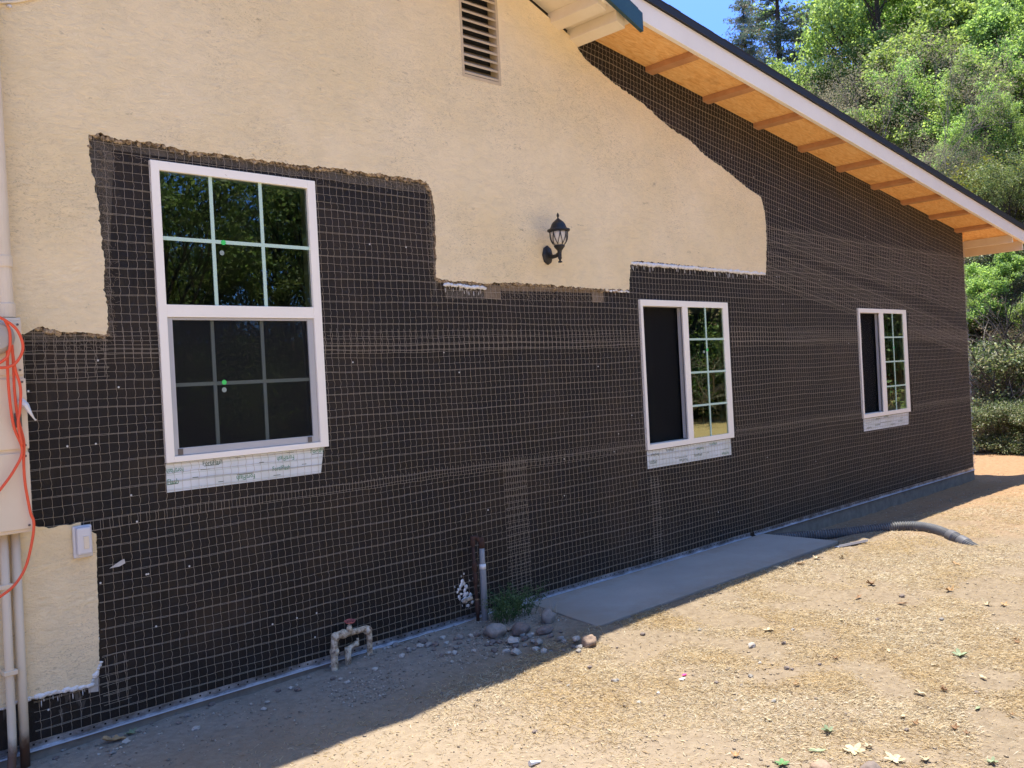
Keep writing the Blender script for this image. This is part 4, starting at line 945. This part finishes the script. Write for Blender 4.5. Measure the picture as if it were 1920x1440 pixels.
for px, py in SUNP:
    mk = rs.choice(['rock_grey', 'rock_dark', 'rock_pale', 'rock_dark']); ar = 'right part of the dry grass' if px > 1560 else ('middle of the dry grass' if px > 1300 else 'sunlit dirt left of the pink scrap')
    stone(px+rs.uniform(-2, 2), py, rs.choice([6, 8, 9, 11, 12]), mk, 'small %s pebble on the %s' % (mk[5:], ar), '%s pebbles on the %s' % (mk[5:], ar), lv=2, name='pebble')
for k in range(64):
    px = rs.uniform(760, 1090) if k > 20 else rs.uniform(700, 1090); py = 1182+rs.uniform(4, 42)*(1 if px > 850 else .9)+(900-px)*.15*(px < 900)
    if abs(px-905) < 8 and py < 1180: continue
    mk = rs.choice(['rock_grey', 'rock_pale', 'rock_dark']); ar = 'left of the grey pipe' if px < 905 else 'right of the grey pipe'
    stone(px, py, rs.uniform(8, 17), mk, 'small broken %s stone in the shaded rubble %s' % (mk[5:], ar), '%s rubble stones %s' % (mk[5:], ar), lv=rs.choice([1, 2]), name='rubble_stone')
for k in range(36):
    px = rs.uniform(80, 800); py = 1420-px*.3+rs.uniform(10, 60)
    if py > 1436: continue
    mk = rs.choice(['rock_grey', 'rock_pale', 'rock_pale', 'rock_dark']); ar = 'below the valve pipes' if px > 560 else ('below the tall window' if px > 290 else 'near the curled tan leaf')
    stone(px, py, rs.uniform(6, 15), mk, 'small %s stone on the shaded dirt %s' % (mk[5:], ar), '%s stones on the shaded dirt %s' % (mk[5:], ar), lv=rs.choice([1, 2]), name='pebble')

# ------------------------------------------------------------------ fallen leaves and scraps
def leafmat(name, c1, c2):
    return mk_plain(name, c1, c2, 25, .7, .2)
LM = {'pale': leafmat('pale_dry_leaf', (.36, .28, .16), (.50, .42, .27)), 'green': leafmat('fading_green_leaf', (.14, .19, .09), (.30, .34, .20)), 'brown': leafmat('brown_dry_leaf', (.18, .085, .04), (.30, .18, .08)),
      'orange': leafmat('orange_dry_leaf', (.30, .16, .06), (.44, .30, .15)), 'fresh': leafmat('fresh_green_leaf', (.05, .15, .04), (.10, .22, .07))}

def leaf(px, py, wpx, mk, label, group=None, curl=.3, star=True, name='fallen_leaf'):
    curl *= .8
    q = on_ground(px, py); d = (q-Vector(CO)).dot(Vector(CF)); R = .85*wpx*d/FPX/2; rot = random.uniform(0, 2*PI); vs = []; n = 40
    lobes = 5
    for k in range(n):
        a = 2*PI*k/n; f = abs(math.cos(a*lobes/2))**1.1; rr = (.40+.60*f)*(1 if abs(a-PI) > .5 else .7) if star else (.55+.45*abs(math.cos(a)))*(1+.1*math.sin(6*a))
        rr *= R*(1+.12*noise.noise(Vector((a*3, px, 0)))); x, y = rr*math.cos(a), rr*math.sin(a)*(1 if star else .55)
        z = curl*R*(abs(y)/R)**1.5*1.2+curl*R*.4*noise.noise(Vector((x*40, y*40, px)))+curl*R*.5*max(0, x/R)
        vs.append((x, y, z))
    vs.append((0, 0, 0)); rings = []
    V = []
    for s in (1, .5):
        for (x, y, z) in vs[:-1]: V.append((x*s, y*s, z*s*s))
    V.append((0, 0, 0)); tilt = Matrix.Rotation(rot, 3, 'Z') @ Matrix.Rotation(random.uniform(-.15, .15), 3, 'X')
    V = [q+Vector((0, 0, .008))+tilt @ Vector(v) for v in V]
    F = [(k, (k+1) % n, n+(k+1) % n, n+k) for k in range(n)]+[(n+k, n+(k+1) % n, 2*n) for k in range(n)]
    b = MB(); b.add(V, F); b.tube([V[2*n], V[2*n]+tilt @ Vector((-R*1.1, 0, R*.1))], R*.02+.0006, 4)
    o = b.build(name, LM[mk], smooth=False, recalc=False)
    sm = o.modifiers.new('thick', 'SOLIDIFY'); sm.thickness = .0008
    return props(o, label, 'leaf', group)
def r3(x, y): return 1280+x/3, 960+y/3
leaf(*r3(965, 1352), 52, 'pale', 'large cream star shaped maple leaf flat on the grass at the bottom right')
leaf(*r3(1190, 1402), 46, 'pale', 'cream lobed leaf right of the dark stone at the bottom edge')
leaf(*r3(820, 1245), 30, 'green', 'curled grey green leaf above the large star shaped leaf', curl=.8)
leaf(*r3(755, 1352), 34, 'green', 'narrow dull green leaf left of the large star shaped leaf', star=False)
leaf(*r3(560, 1425), 34, 'fresh', 'fresh green leaf at the bottom edge', star=True)
leaf(*r3(1335, 1028), 28, 'pale', 'curled pale leaf standing up on the grass', curl=1.0, star=False)
leaf(*r3(1565, 815), 34, 'green', 'crumpled green and white leaf on the right side of the grass', curl=.7)
leaf(*r3(482, 672), 26, 'pale', 'pale yellow star leaf nearest the slab on the grass')
leaf(*r3(1660, 1112), 22, 'green', 'pale green oval leaf at the right, below the crumpled leaf', star=False)
leaf(*r3(1365, 1402), 26, 'pale', 'pale crumpled leaf at the bottom edge near the right', curl=.7)
leaf(*r3(1740, 1418), 26, 'green', 'dull green curled leaf in the bottom right corner', curl=.7)
leaf(*r3(1500, 448), 24, 'orange', 'small leaf, half white and half orange, on the upper grass', curl=.8)
leaf(212, 1392, 50, 'orange', 'curled tan leaf on the shaded dirt beside the wall at the left', curl=.9, star=False)
leaf(245, 1378, 28, 'green', 'grey green leaf scrap behind the curled tan leaf', curl=.5)
for (x, y) in [(990, 488), (1060, 412), (660, 296), (755, 266), (895, 262), (1712, 528), (1808, 530), (1235, 522), (1160, 790), (895, 618), (540, 320), (1540, 300), (1860, 720), (1240, 1160), (480, 1180), (1420, 870), (1690, 940), (300, 1380), (1050, 1330), (640, 980)]:
    lk_ = rs.choice(['pale', 'pale', 'orange', 'orange', 'brown']); ar = 'upper' if y < 450 else ('middle' if y < 850 else 'lower')
    leaf(*r3(x, y), rs.uniform(14, 24), lk_, 'small %s dry leaf on the %s part of the sunlit grass' % (lk_, ar), '%s dry leaves on the %s grass' % (lk_, ar), curl=rs.uniform(.5, 1.1), star=rs.random() < .35)
for (x, y) in [(1310, 1200), (1880, 740), (860, 830), (1530, 1225), (1600, 1255), (1850, 1150), (1470, 1010)]:
    leaf(*r3(x, y), rs.uniform(12, 20), 'brown', 'dark brown curled leaf scattered on the dry grass', 'dark brown leaves on the grass', curl=.9)
leaf(218, 1057, 0.01, 'pale', 'x') if False else None
q = on_wall(220, 1057, -.016); b = MB(); pts = [on_wall(x, y, -.016) for x, y in ((205, 1066), (228, 1050), (233, 1048), (235, 1056), (224, 1062))]
b.add([tuple(p) for p in pts]+[(p.x, p.y+.0012, p.z) for p in pts], [(0, 1, 2, 3, 4), (9, 8, 7, 6, 5)]+[(i, (i+1) % 5, 5+(i+1) % 5, 5+i) for i in range(5)])
props(b.build('paper_scrap', M['paperscrap']), 'small torn tan paper scrap caught on the lath right of the outlet cover', 'scrap')
b = MB(); q = on_ground(1283, 1268); blob(b, q+Vector((0, 0, .008)), .020, (1, .5, .25)); props(b.build('pink_scrap', M['pink']), 'bright pink scrap of plastic on the sunlit dirt', 'scrap')
b = MB(); q = on_ground(1279, 1276); blob(b, q+Vector((0, 0, .008)), .022, (1.2, .6, .3)); props(b.build('white_scrap', M['paperscrap']), 'white crumpled scrap beside the pink one', 'scrap')
b = MB(); q = on_ground(1000, 1434); b.tube([tuple(q+Vector((-.02, 0, .012))), tuple(q+Vector((.03, -.01, .006)))], [.012, .004], 7); props(b.build('plastic_scrap', M['whiteband']), 'white plastic piece at the bottom edge of the picture', 'scrap')

# ------------------------------------------------------------------ gravel and dry grass (uncountable)
def vis_points(n, fn, y0=-4.4, y1=-.05, x0=1.0, x1=15.):
    """random ground points, denser near the camera"""
    out = []
    rr = np.random.default_rng(5)
    while len(out) < n:
        u = rr.uniform(0, 1); d_ = 3.2*math.exp(u*math.log(15./3.2)); a = rr.uniform(math.radians(12), math.radians(84))
        x = math.sin(a)*d_; y = -DIST+math.cos(a)*d_
        if x0 < x < x1 and y0 < y < y1 and not (4.04+(y+.75)*.22 < x < 7.13 and y > -.76) and rr.uniform() < fn(x, y): out.append((x, y))
    return out
def nz(x, y, s, k=0): return noise.noise(Vector((x*s, y*s, k)))*.5+.5
def gfn(x, y):
    t = nz(x, y, 1.1, 3)*.5+nz(x, y, 3.1, 9)*.5
    right = max(0, min(1, (x-(2.2-.0*y)-max(0, -.9-y)*.35)/1.6)); wall = max(0, min(1, (-.62-y)/.25)); far = max(.1, min(1, (11.5-x)/2.5))
    return (max(.035, right*max(.04, min(1, (t-.41)/.13))))*wall*far
P = np.array(vis_points(210000, gfn)); n = len(P)
Zg = np.array([ground_z(x, y) for x, y in P])
dist = np.hypot(P[:, 0], P[:, 1]+DIST); ang_ = RNG.uniform(0, 2*PI, n); Lb = RNG.uniform(.010, .034, n)*(1+dist*.03); tilt = np.abs(RNG.normal(0, .20, n))+.03
wd = RNG.uniform(.0003, .0008, n)*(.6+dist*.16)
dx = np.cos(ang_)*np.cos(tilt)*Lb; dy = np.sin(ang_)*np.cos(tilt)*Lb; dz = np.sin(tilt)*Lb
sx = -np.sin(ang_)*wd; sy = np.cos(ang_)*wd
A = np.stack([P[:, 0]-sx, P[:, 1]-sy, Zg], 1); B = np.stack([P[:, 0]+sx, P[:, 1]+sy, Zg], 1)
Mx = RNG.normal(0, .003, n); C_ = np.stack([P[:, 0]+dx*.55+Mx+sx, P[:, 1]+dy*.55+sy, Zg+dz*.7+.001], 1); D_ = np.stack([P[:, 0]+dx, P[:, 1]+dy, Zg+dz+.0005], 1)
V = np.stack([A, B, C_, D_], 1).reshape(-1, 3); F = np.arange(4*n).reshape(-1, 4)
g = fast('dry_grass', V, F, M['straw']); props(g, 'short dry yellow grass stubble covering the sunlit ground', 'grass', kind='stuff')
def gravel(name, n, fn, r0, r1, m, label, **k):
    P = np.array(vis_points(n, fn, **k)); base = np.array([(1, 0, 0), (-1, 0, 0), (0, 1, 0), (0, -1, 0), (0, 0, 1), (0, 0, -1)], float)
    Fb = np.array([(0, 2, 4), (2, 1, 4), (1, 3, 4), (3, 0, 4), (2, 0, 5), (1, 2, 5), (3, 1, 5), (0, 3, 5)])
    R = RNG.uniform(r0, r1, n)*(RNG.uniform(.4, 1, n)); Z = np.array([ground_z(x, y) for x, y in P])
    th = RNG.uniform(0, 2*PI, n); c, s = np.cos(th), np.sin(th)
    V = base[None]*R[:, None, None]*RNG.uniform(.5, 1.3, (n, 6, 1))*np.array([1, 1, .6])
    X = V[..., 0]*c[:, None]-V[..., 1]*s[:, None]+P[:, None, 0]; Y = V[..., 0]*s[:, None]+V[..., 1]*c[:, None]+P[:, None, 1]; Zz = V[..., 2]+Z[:, None]+R[:, None]*.25
    o = fast(name, np.stack([X, Y, Zz], -1).reshape(-1, 3), (Fb[None]+np.arange(n)[:, None, None]*6).reshape(-1, 3), m)
    props(o, label, 'gravel', kind='stuff')
gm = bpy.data.materials.new('gravel'); gm.use_nodes = True; _n = NT(gm); _g = _n.new('NewGeometry'); _n.color(_n.ramp(_g.outputs['Random Per Island'], [(.1, (.19, .155, .12)), (.5, (.30, .25, .19)), (.9, (.46, .40, .33))])); _n.b.inputs['Roughness'].default_value = .9
gravel('gravel', 9000, lambda x, y: .25+.75*nz(x, y, 2, 4), .0015, .0065, gm, 'fine loose gravel and grit over the yard')
cm_ = mk_rock('dirt_clods', (.20, .155, .11), (.34, .27, .19))
gravel('dirt_clods', 1500, lambda x, y: max(0, nz(x, y, 1.4, 14)-.35)*2, .004, .014, cm_, 'small crumbly clods of dry dirt over the yard', y1=-.7)
gravel('rubble_gravel', 2600, lambda x, y: max(0, nz(x, y, 2.5, 8)-.25)*1.6*(1 if 2.4 < x < 4.6 else .2), .004, .013, gm, 'grey rubble grit along the foot of the wall', y0=-.60, y1=-.03)

# ------------------------------------------------------------------ vegetation
def leaves_arr(C, size, rs, up=.4, aspect=.6):
    n = len(C); a = rs.normal(0, 1, (n, 3)); a[:, 2] -= .25; a /= np.linalg.norm(a, axis=1, keepdims=True)
    nr = rs.normal(0, 1, (n, 3)); nr[:, 2] += up*2.2; nr -= a*np.sum(nr*a, 1, keepdims=True); nr /= np.linalg.norm(nr, axis=1, keepdims=True)
    b = np.cross(a, nr); s = size*rs.uniform(.6, 1.3, (n, 1))
    p0 = C-a*s*.5; p2 = C+a*s*.5; p1 = C+b*s*aspect*.5+nr*s*.12; p3 = C-b*s*aspect*.5+nr*s*.12
    return np.stack([p0, p1, p2, p3], 1).reshape(-1, 3)
def branch(mb, tips, p, d, L, r, depth, rs, spread=.7, gn=.0, mi=0, kids=(3, 5), droop=0):
    k = 4; pts = [p.copy()]; rad = [r]; dd = d.copy()
    for i in range(k):
        dd = (dd+Vector((rs.uniform(-1, 1), rs.uniform(-1, 1), rs.uniform(-1, 1)))*.16+Vector((0, 0, gn))).normalized()
        pts.append(pts[-1]+dd*L/k); rad.append(r*(1-.62*(i+1)/k))
    mb.tube([tuple(q) for q in pts], rad, 5 if depth < 2 else 4, mi, cap=False)
    if depth <= 0: tips.append(pts[-1]); tips.append(pts[-2]); return
    for i in range(rs.randint(*kids)):
        t = rs.uniform(.35, 1); j = min(int(t*k), k-1); q = pts[j].lerp(pts[j+1], t*k-j)
        nd = (dd+Vector((rs.uniform(-1, 1), rs.uniform(-1, 1), rs.uniform(-.5, .8)))*spread).normalized()
        branch(mb, tips, q, nd, L*rs.uniform(.55, .8), r*rs.uniform(.35, .5), depth-1, rs, spread, gn, mi, kids)
    branch(mb, tips, pts[-1], dd, L*.65, r*.38, depth-1, rs, spread, gn, mi, kids)
def make_tree(name, H, crown_r, trunk_h, nleaf, lsize, lm, seed, label, bark='bark', csize=.45, group='trees on the hillside', depth=3, r0=None, cat='tree', name_crown='crown', trunks=1, asp=.6, kids=(3, 5), spr=.75):
    rs = random.Random(seed); nr = np.random.default_rng(seed)
    root = thing(name, label, cat, (0, 0, 0), group)
    mb = MB(); tips = []; r0 = r0 or H*.022
    for t in range(trunks):
        a = 2*PI*t/trunks+rs.random(); lean = Vector((math.cos(a), math.sin(a), 0))*(.0 if trunks == 1 else .45)
        base = Vector((rs.uniform(-.1, .1), rs.uniform(-.1, .1), -.6))
        top = base+Vector((0, 0, trunk_h+.6))+lean*trunk_h
        m_ = base.lerp(top, .5)+Vector((rs.uniform(-.15, .15), rs.uniform(-.15, .15), 0)); mb.tube([tuple(base), tuple(m_), tuple(top)], [r0*1.3, r0, r0*.8], 7, cap=False)
        branch(mb, tips, top, (Vector((0, 0, 1))+lean*.6).normalized(), (H-trunk_h)*.56, r0*.75, depth, rs, spr, .03, kids=kids)
        for i in range(5):
            z_ = rs.uniform(.3, 1.); q = base.lerp(top, z_); b_ = rs.uniform(0, 2*PI)
            branch(mb, tips, q, Vector((math.cos(b_), math.sin(b_), rs.uniform(.15, .7))).normalized(), crown_r*.75, r0*.4, depth-1, rs, .8, .02, kids=kids)
    tr = mb.build('trunk', M[bark], root, recalc=False)
    T = np.array([tuple(t) for t in tips]); 
    pick = nr.integers(0, len(T), nleaf); w_ = nr.uniform(.5, 1.3, len(T))[pick][:, None]
    C = T[pick]+nr.normal(0, csize, (nleaf, 3))*w_*np.array([1, 1, .75])
    fast(name_crown, leaves_arr(C, lsize, nr, aspect=asp), np.arange(4*nleaf).reshape(-1, 4), M[lm], root)
    return root
def make_conifer(seed, H, label):
    rs = random.Random(seed); nr = np.random.default_rng(seed); root = thing('conifer', label, 'conifer', (0, 0, 0), 'conifers against the sky')
    mb = MB(); mb.tube([(0, 0, -1), (.1, 0, H*.5), (0, .1, H)], [H*.017, H*.011, .02], 7); C = []; z = H*.22
    while z < H*.99:
        t = (z-H*.22)/(H*.78); R = H*.20*(1-t)**.7*(.6+.6*rs.random())+.35
        for k in range(rs.randint(3, 5)):
            a = rs.uniform(0, 2*PI); L = R*rs.uniform(.5, 1.15); p0 = Vector((0, 0, z+rs.uniform(-.2, .2))); p1 = p0+Vector((math.cos(a)*L*.6, math.sin(a)*L*.6, -.02*L+.1)); p2 = p0+Vector((math.cos(a)*L, math.sin(a)*L, rs.uniform(-.12, .15)*L))
            mb.tube([tuple(p0), tuple(p1), tuple(p2)], [.05*(1-t)+.015, .03*(1-t)+.01, .008], 4, cap=False)
            m = int(55+60*L)
            u = nr.uniform(.22, 1.05, m)[:, None]; base = np.array(p0)*(1-u)+np.array(p2)*u
            C.append(base+nr.normal(0, 1, (m, 3))*np.array([.22, .22, .13])*(.6+.5*L/2))
        z += H*.022*rs.uniform(.7, 1.3)
    mb.build('trunk', M['bark'], root, recalc=False); C = np.concatenate(C)
    fast('crown', leaves_arr(C, .30, nr, .1, .22), np.arange(4*len(C)).reshape(-1, 4), M['needles'], root)
    return root
def copy_tree(o, loc, rz=0, s=1., label=None, group=None):
    c = o.copy(); COL.objects.link(c); c.location = loc; c.rotation_euler = (0, 0, rz); c.scale = (s, s, s)
    if label: c['label'] = label
    if group: c['group'] = group
    for ch in o.children:
        k = ch.copy(); COL.objects.link(k); k.parent = c
        for g_ in ch.children:
            h = g_.copy(); COL.objects.link(h); h.parent = k
    return c
def polar(px, py, dist):            # where the ray through this column meets the terrain, at this distance
    d = ray(px, py); h = math.hypot(d[0], d[1]); x = CO[0]+d[0]/h*dist; y = CO[1]+d[1]/h*dist
    return x, y, ground_z(x, y)
def top_z(px, py, dist): d = ray(px, py); return CO[2]+d[2]/math.hypot(d[0], d[1])*dist

first = {}
def plant(kind, maker, H0, px, top_py, dist, label, rz=None, group=None, dz=0.):
    x, y, z = polar(px, 500, dist); H = max(.6, top_z(px, top_py, dist)-z); s = H/H0
    rz = random.uniform(0, 6.28) if rz is None else rz; wx = random.uniform(.85, 1.25) if kind in 'ABDUR' else 1
    if kind not in first:
        first[kind] = maker(); o = first[kind]; o.location = (x, y, z+dz); o.rotation_euler = (0, 0, rz); o.scale = (s*wx, s*wx, s); o['label'] = label
        if group: o['group'] = group
        return o
    c = copy_tree(first[kind], (x, y, z+dz), rz, s, label, group); c.scale = (s*wx, s*wx, s); return c
mkA = lambda: make_tree('maple_tree', 9, 3.2, 2.2, 36000, .17, 'maple', 31, 'x', csize=.25, r0=.30, spr=1.0)
mkB = lambda: make_tree('maple_tree', 9, 3.4, 1.6, 36000, .165, 'maple', 47, 'x', csize=.24, r0=.26, spr=1.0, trunks=2)
mkD = lambda: make_tree('oak_tree', 8, 3.2, 1.2, 36000, .14, 'maple_dark', 53, 'x', csize=.23, spr=.95, trunks=3, cat='tree')
mkS = lambda: make_tree('grey_shrub', 4.6, 1.6, .3, 42000, .034, 'olive', 61, 'x', csize=.16, trunks=5, cat='shrub', r0=.04, bark='deadwood', name_crown='foliage', depth=3)
mkY = lambda: make_tree('yellow_shrub', 2.6, 1.1, .2, 14000, .075, 'yellowgreen', 67, 'x', csize=.16, trunks=4, cat='shrub', r0=.03, name_crown='foliage', depth=2)
mkU = lambda: make_tree('brush_shrub', 2.6, 1.3, .25, 8000, .115, 'brush', 71, 'x', csize=.15, trunks=4, cat='shrub', r0=.035, bark='deadwood', name_crown='foliage', depth=3)
mkR = lambda: make_tree('dry_brush', 2.4, 1.2, .25, 7000, .10, 'drybrush', 73, 'x', csize=.13, trunks=4, cat='shrub', r0=.04, bark='bark', name_crown='foliage', depth=3)
mkC = lambda: make_conifer(5, 20, 'x'); mkC2 = lambda: make_conifer(8, 20, 'x')
plant('C', mkC, 20, 1418, -15, 62, 'thinner conifer on the left of the pair against the blue sky', group='conifers against the sky')
plant('C2', mkC2, 20, 1480, -150, 58, 'taller dark conifer on the right of the pair against the blue sky', group='conifers against the sky')
plant('A', mkA, 9, 1648, -60, 36, 'bright green maple with dark limbs just right of the conifers', rz=1.)
plant('B', mkB, 9, 1560, 150, 33, 'low bright green maple peeking over the roof below the conifers', rz=2.)
trees_ = []
GL = 'leafy green tree in the mass of foliage on the hillside above the roof'; GG = 'leafy trees massed on the hillside'
for (px, ty, d_) in [(1730, -60, 40), (1770, -110, 46), (1850, -120, 42), (1930, -130, 38), (1990, -100, 34), (1705, 60, 33), (1790, 60, 32), (1880, 40, 31), (1960, 30, 30), (1760, 130, 29), (1890, 140, 28), (1830, 210, 27), (1960, 200, 25), (1630, 60, 48), (1690, -20, 52), (1750, -150, 60), (1820, -180, 62), (1920, -190, 58)]:
    trees_.append((d_, px, plant(random.choice('ABAB'), mkA, 9, px+random.uniform(-10, 10), ty, d_, GL, group=GG)))
ORD = ['first', 'second', 'third', 'fourth', 'fifth', 'sixth', 'seventh', 'eighth', 'ninth', 'tenth']
def row_labels(lst, rows, fmt):
    lst.sort(key=lambda t: t[0]); k = math.ceil(len(lst)/len(rows))
    for r, nm in enumerate(rows):
        for i, (_, _, o) in enumerate(sorted(lst[r*k:(r+1)*k], key=lambda t: t[1])): o['label'] = fmt % (ORD[i], nm)
row_labels(trees_, ['nearest', 'middle', 'farthest'], 'bright green leafy hillside tree, %s from the left in the %s row')
plant('D', mkD, 8, 1915, 330, 21.5, 'dark twisted oak beyond the far corner of the house')
for (px, ty, d_) in [(1600, 330, 40), (1530, 300, 42), (1450, 330, 50), (1400, 230, 60), (1990, 330, 26), (1870, 430, 27)]:
    plant('D', mkD, 8, px, ty, d_, 'dark oak low on the hillside behind the roof edge', group='dark oaks on the hillside')
plant('S', mkS, 4.6, 1690, 160, 25, 'large wispy grey green shrub standing above the roof edge', rz=.4)
plant('S', mkS, 4.6, 1765, 300, 24.5, 'smaller wispy grey green shrub right of the large one', rz=2.4)
plant('S', mkS, 4.6, 1812, 365, 22.5, 'grey green shrub above the yellow shrub near the eave', rz=4.4)
plant('Y', mkY, 2.6, 1842, 330, 22.5, 'yellow green shrub just above the lower roof edge', rz=.4)
plant('Y', mkY, 2.6, 1895, 360, 22.5, 'yellow green shrub at the right end above the roof edge', rz=2.)
bl_ = []
BL = 'tangled leafy brush on the bank beyond the far corner of the house'; BG = 'brush shrubs on the bank'
for (px, ty, d_) in [(1832, 560, 20.5), (1850, 500, 21), (1885, 480, 21.5), (1915, 500, 20.5), (1950, 480, 20.5), (1835, 650, 18.6), (1905, 620, 19.0), (1945, 640, 18.4), (1862, 705, 17.6), (1922, 700, 17.4), (1828, 778, 16.4), (1846, 790, 16.2), (1868, 776, 16.5), (1890, 792, 16.2), (1908, 780, 16.4), (1928, 788, 16.2), (1955, 770, 16.4), (1800, 600, 20), (1980, 560, 19), (2010, 650, 18), (2080, 560, 19), (2160, 600, 18), (2250, 560, 18), (1790, 500, 23), (1840, 440, 23), (1900, 420, 23)]:
    bl_.append((d_, px, plant('U', mkU, 2.6, px+random.uniform(-8, 8), ty+(random.uniform(-40, 30) if ty < 750 else random.uniform(-24, 14)), d_+random.uniform(-.2, .2), BL, group=BG)))
row_labels(bl_, ['front', 'middle', 'back'], 'leafy bush beyond the house corner, %s from the left in the %s row')
for (px, ty, d_, lb) in [(1852, 590, 18.9, 'brown dry brush just beyond the house corner at mid height'), (1912, 640, 18.2, 'brown dry brush at the right edge of the picture'), (1885, 735, 17.2, 'brown dry brush low in the middle of the bank')]:
    plant('R', mkR, 2.4, px, ty, d_, lb, group='dry brown brush on the bank')
for (px, ty, d_, k_, lb) in [(1880, 570, 18.6, 'B', 'broad leaved sapling halfway up the bank behind the brush'), (1842, 500, 19.5, 'A', 'taller broad leaved sapling under the eave beyond the corner')]:
    plant(k_, mkA, 9, px, ty, d_, lb, group='saplings on the bank')
# bare twisted branches in the brush
def snag(px, py, dist, seed, label):
    rs = random.Random(seed); x, y, z = polar(px, 500, dist); root = thing('dead_branch', label, 'branch', (x, y, z), 'bare branches in the brush')
    mb = MB(); tips = []
    for k in range(3):
        a = rs.uniform(0, 6.28); branch(mb, tips, Vector((x, y, z-.1)), Vector((math.cos(a)*.6, math.sin(a)*.6, 1)).normalized(), (top_z(px, py, dist)-z)*.5, .075 if seed == 2 else .03, 3 if seed == 2 else 2, rs, 1.2, -.02)
    mb.build('branches', M['bark' if seed == 2 else 'deadwood'], root, recalc=False)
snag(1868, 540, 17.2, 1, 'bare grey branches tangled in the brush beyond the corner'); snag(1880, 520, 16.9, 2, 'dark twisted branches standing out against the leafy brush'); snag(1838, 620, 16.8, 3, 'bare twigs nearest the corner of the house')

# trees and clutter on the camera's side, seen in the window glass
RL = 'tall oak behind the viewpoint, seen mirrored in the window glass'; RG = 'oaks mirrored in the windows'
def place(kind, maker, H0, x, y, H, label, group=None):
    z = ground_z(x, y); s = H/H0
    if kind not in first:
        first[kind] = maker(); o = first[kind]; o.location = (x, y, z); o.scale = (s, s, s); o['label'] = label; o['group'] = group; return o
    return copy_tree(first[kind], (x, y, z), random.uniform(0, 6.28), s, label, group)
for x, y, H in [(6.5, -12.8, 5.9), (9.2, -15, 4.4), (12.8, -15.5, 7.0), (7, -19, 6.3), (1.5, -16, 8), (14.5, -20, 6), (20, -17, 7), (25, -15, 8), (28.5, -17, 8), (10.5, -23, 5), (-2, -20, 9), (23, -21, 9), (24, -12.6, 5.5)]:
    place('D', mkD, 8, x, y, H, RL, RG)
for x, y, H in [(31, -8.5, 8), (33, -12, 9), (33, -5, 7), (38, -9, 9), (36, -14, 9)]: place('A', mkA, 9, x, y, H, 'maple on the right hand bank, seen mirrored in the far window', 'maples mirrored in the far window')
for x, y, H in [(27, -7.6, 2.4), (28.5, -6.8, 2.6), (27.5, -9.5, 2.4), (22, -13.5, 2.0), (22.5, -5.0, 2.5), (24, -6.4, 2.6), (25.5, -6.0, 2.8), (24.6, -7.6, 2.4)]: place('U', mkU, 2.6, x, y, H, 'brush on the right hand bank, seen mirrored in the windows', 'brush mirrored in the windows')
rs_ = random.Random(77); bp = thing('brush_pile', 'pile of bare branches behind the viewpoint, mirrored in the middle window', 'branch pile', (20.5, -10.8, 0)); mb = MB(); tips = []
for k in range(9):
    a = rs_.uniform(0, 6.28); branch(mb, tips, Vector((20.5+rs_.uniform(-2, 2), -10.8+rs_.uniform(-1.2, 1.2), 0)), Vector((math.cos(a), math.sin(a), .5)).normalized(), 1.5, .05, 3, rs_, 1.1, 0)
mb.build('branches', M['deadwood'], bp, recalc=False)

# ------------------------------------------------------------------ weed at the stand pipe
wr = np.random.default_rng(9); q = on_ground(962, 1160); q.y = min(q.y, -.09)
wd_ = thing('weed', 'low green weed growing between the grey pipe and the slab', 'plant', tuple(q)); mb = MB(); CC = []
rs2 = random.Random(4)
for k in range(64):
    a = rs2.uniform(0, 2*PI); L = rs2.uniform(.12, .26); o = Vector((q.x+rs2.uniform(-.16, .16), q.y+rs2.uniform(-.06, .06), q.z)); tip = o+Vector((math.cos(a)*L*.6, math.sin(a)*L*.35, L*.75)); mid = o.lerp(tip, .5)+Vector((0, 0, .02))
    mb.tube([tuple(o), tuple(mid), tuple(tip)], [.0016, .0013, .0006], 4)
    for j in range(26):
        t = rs2.uniform(.15, 1.02); c = o.lerp(tip, t); CC.append((c.x+rs2.gauss(0, .011), c.y+rs2.gauss(0, .011), c.z+.012+rs2.gauss(0, .008)))
mb.build('stem', M['weed'], wd_, recalc=False)
C = np.array(CC)-np.array(tuple(q)); fast('foliage', leaves_arr(C, .017, wr, .5, .45), np.arange(4*len(C)).reshape(-1, 4), M['weed'], wd_)
tf = thing('dry_tuft', 'small tuft of dry grass at the slab corner', 'grass tuft', tuple(on_ground(1035, 1150))); mb = MB(); o0 = on_ground(1030, 1160)
for k in range(26):
    a = rs2.uniform(0, 2*PI); L = rs2.uniform(.04, .11); o = o0+Vector((rs2.uniform(-.05, .05), rs2.uniform(-.03, .03), 0)); mb.tube([tuple(o), tuple(o+Vector((math.cos(a)*L*.4, math.sin(a)*L*.4, L)))], [.0011, .0004], 3)
mb.build('blades', M['straw'], tf, recalc=False)
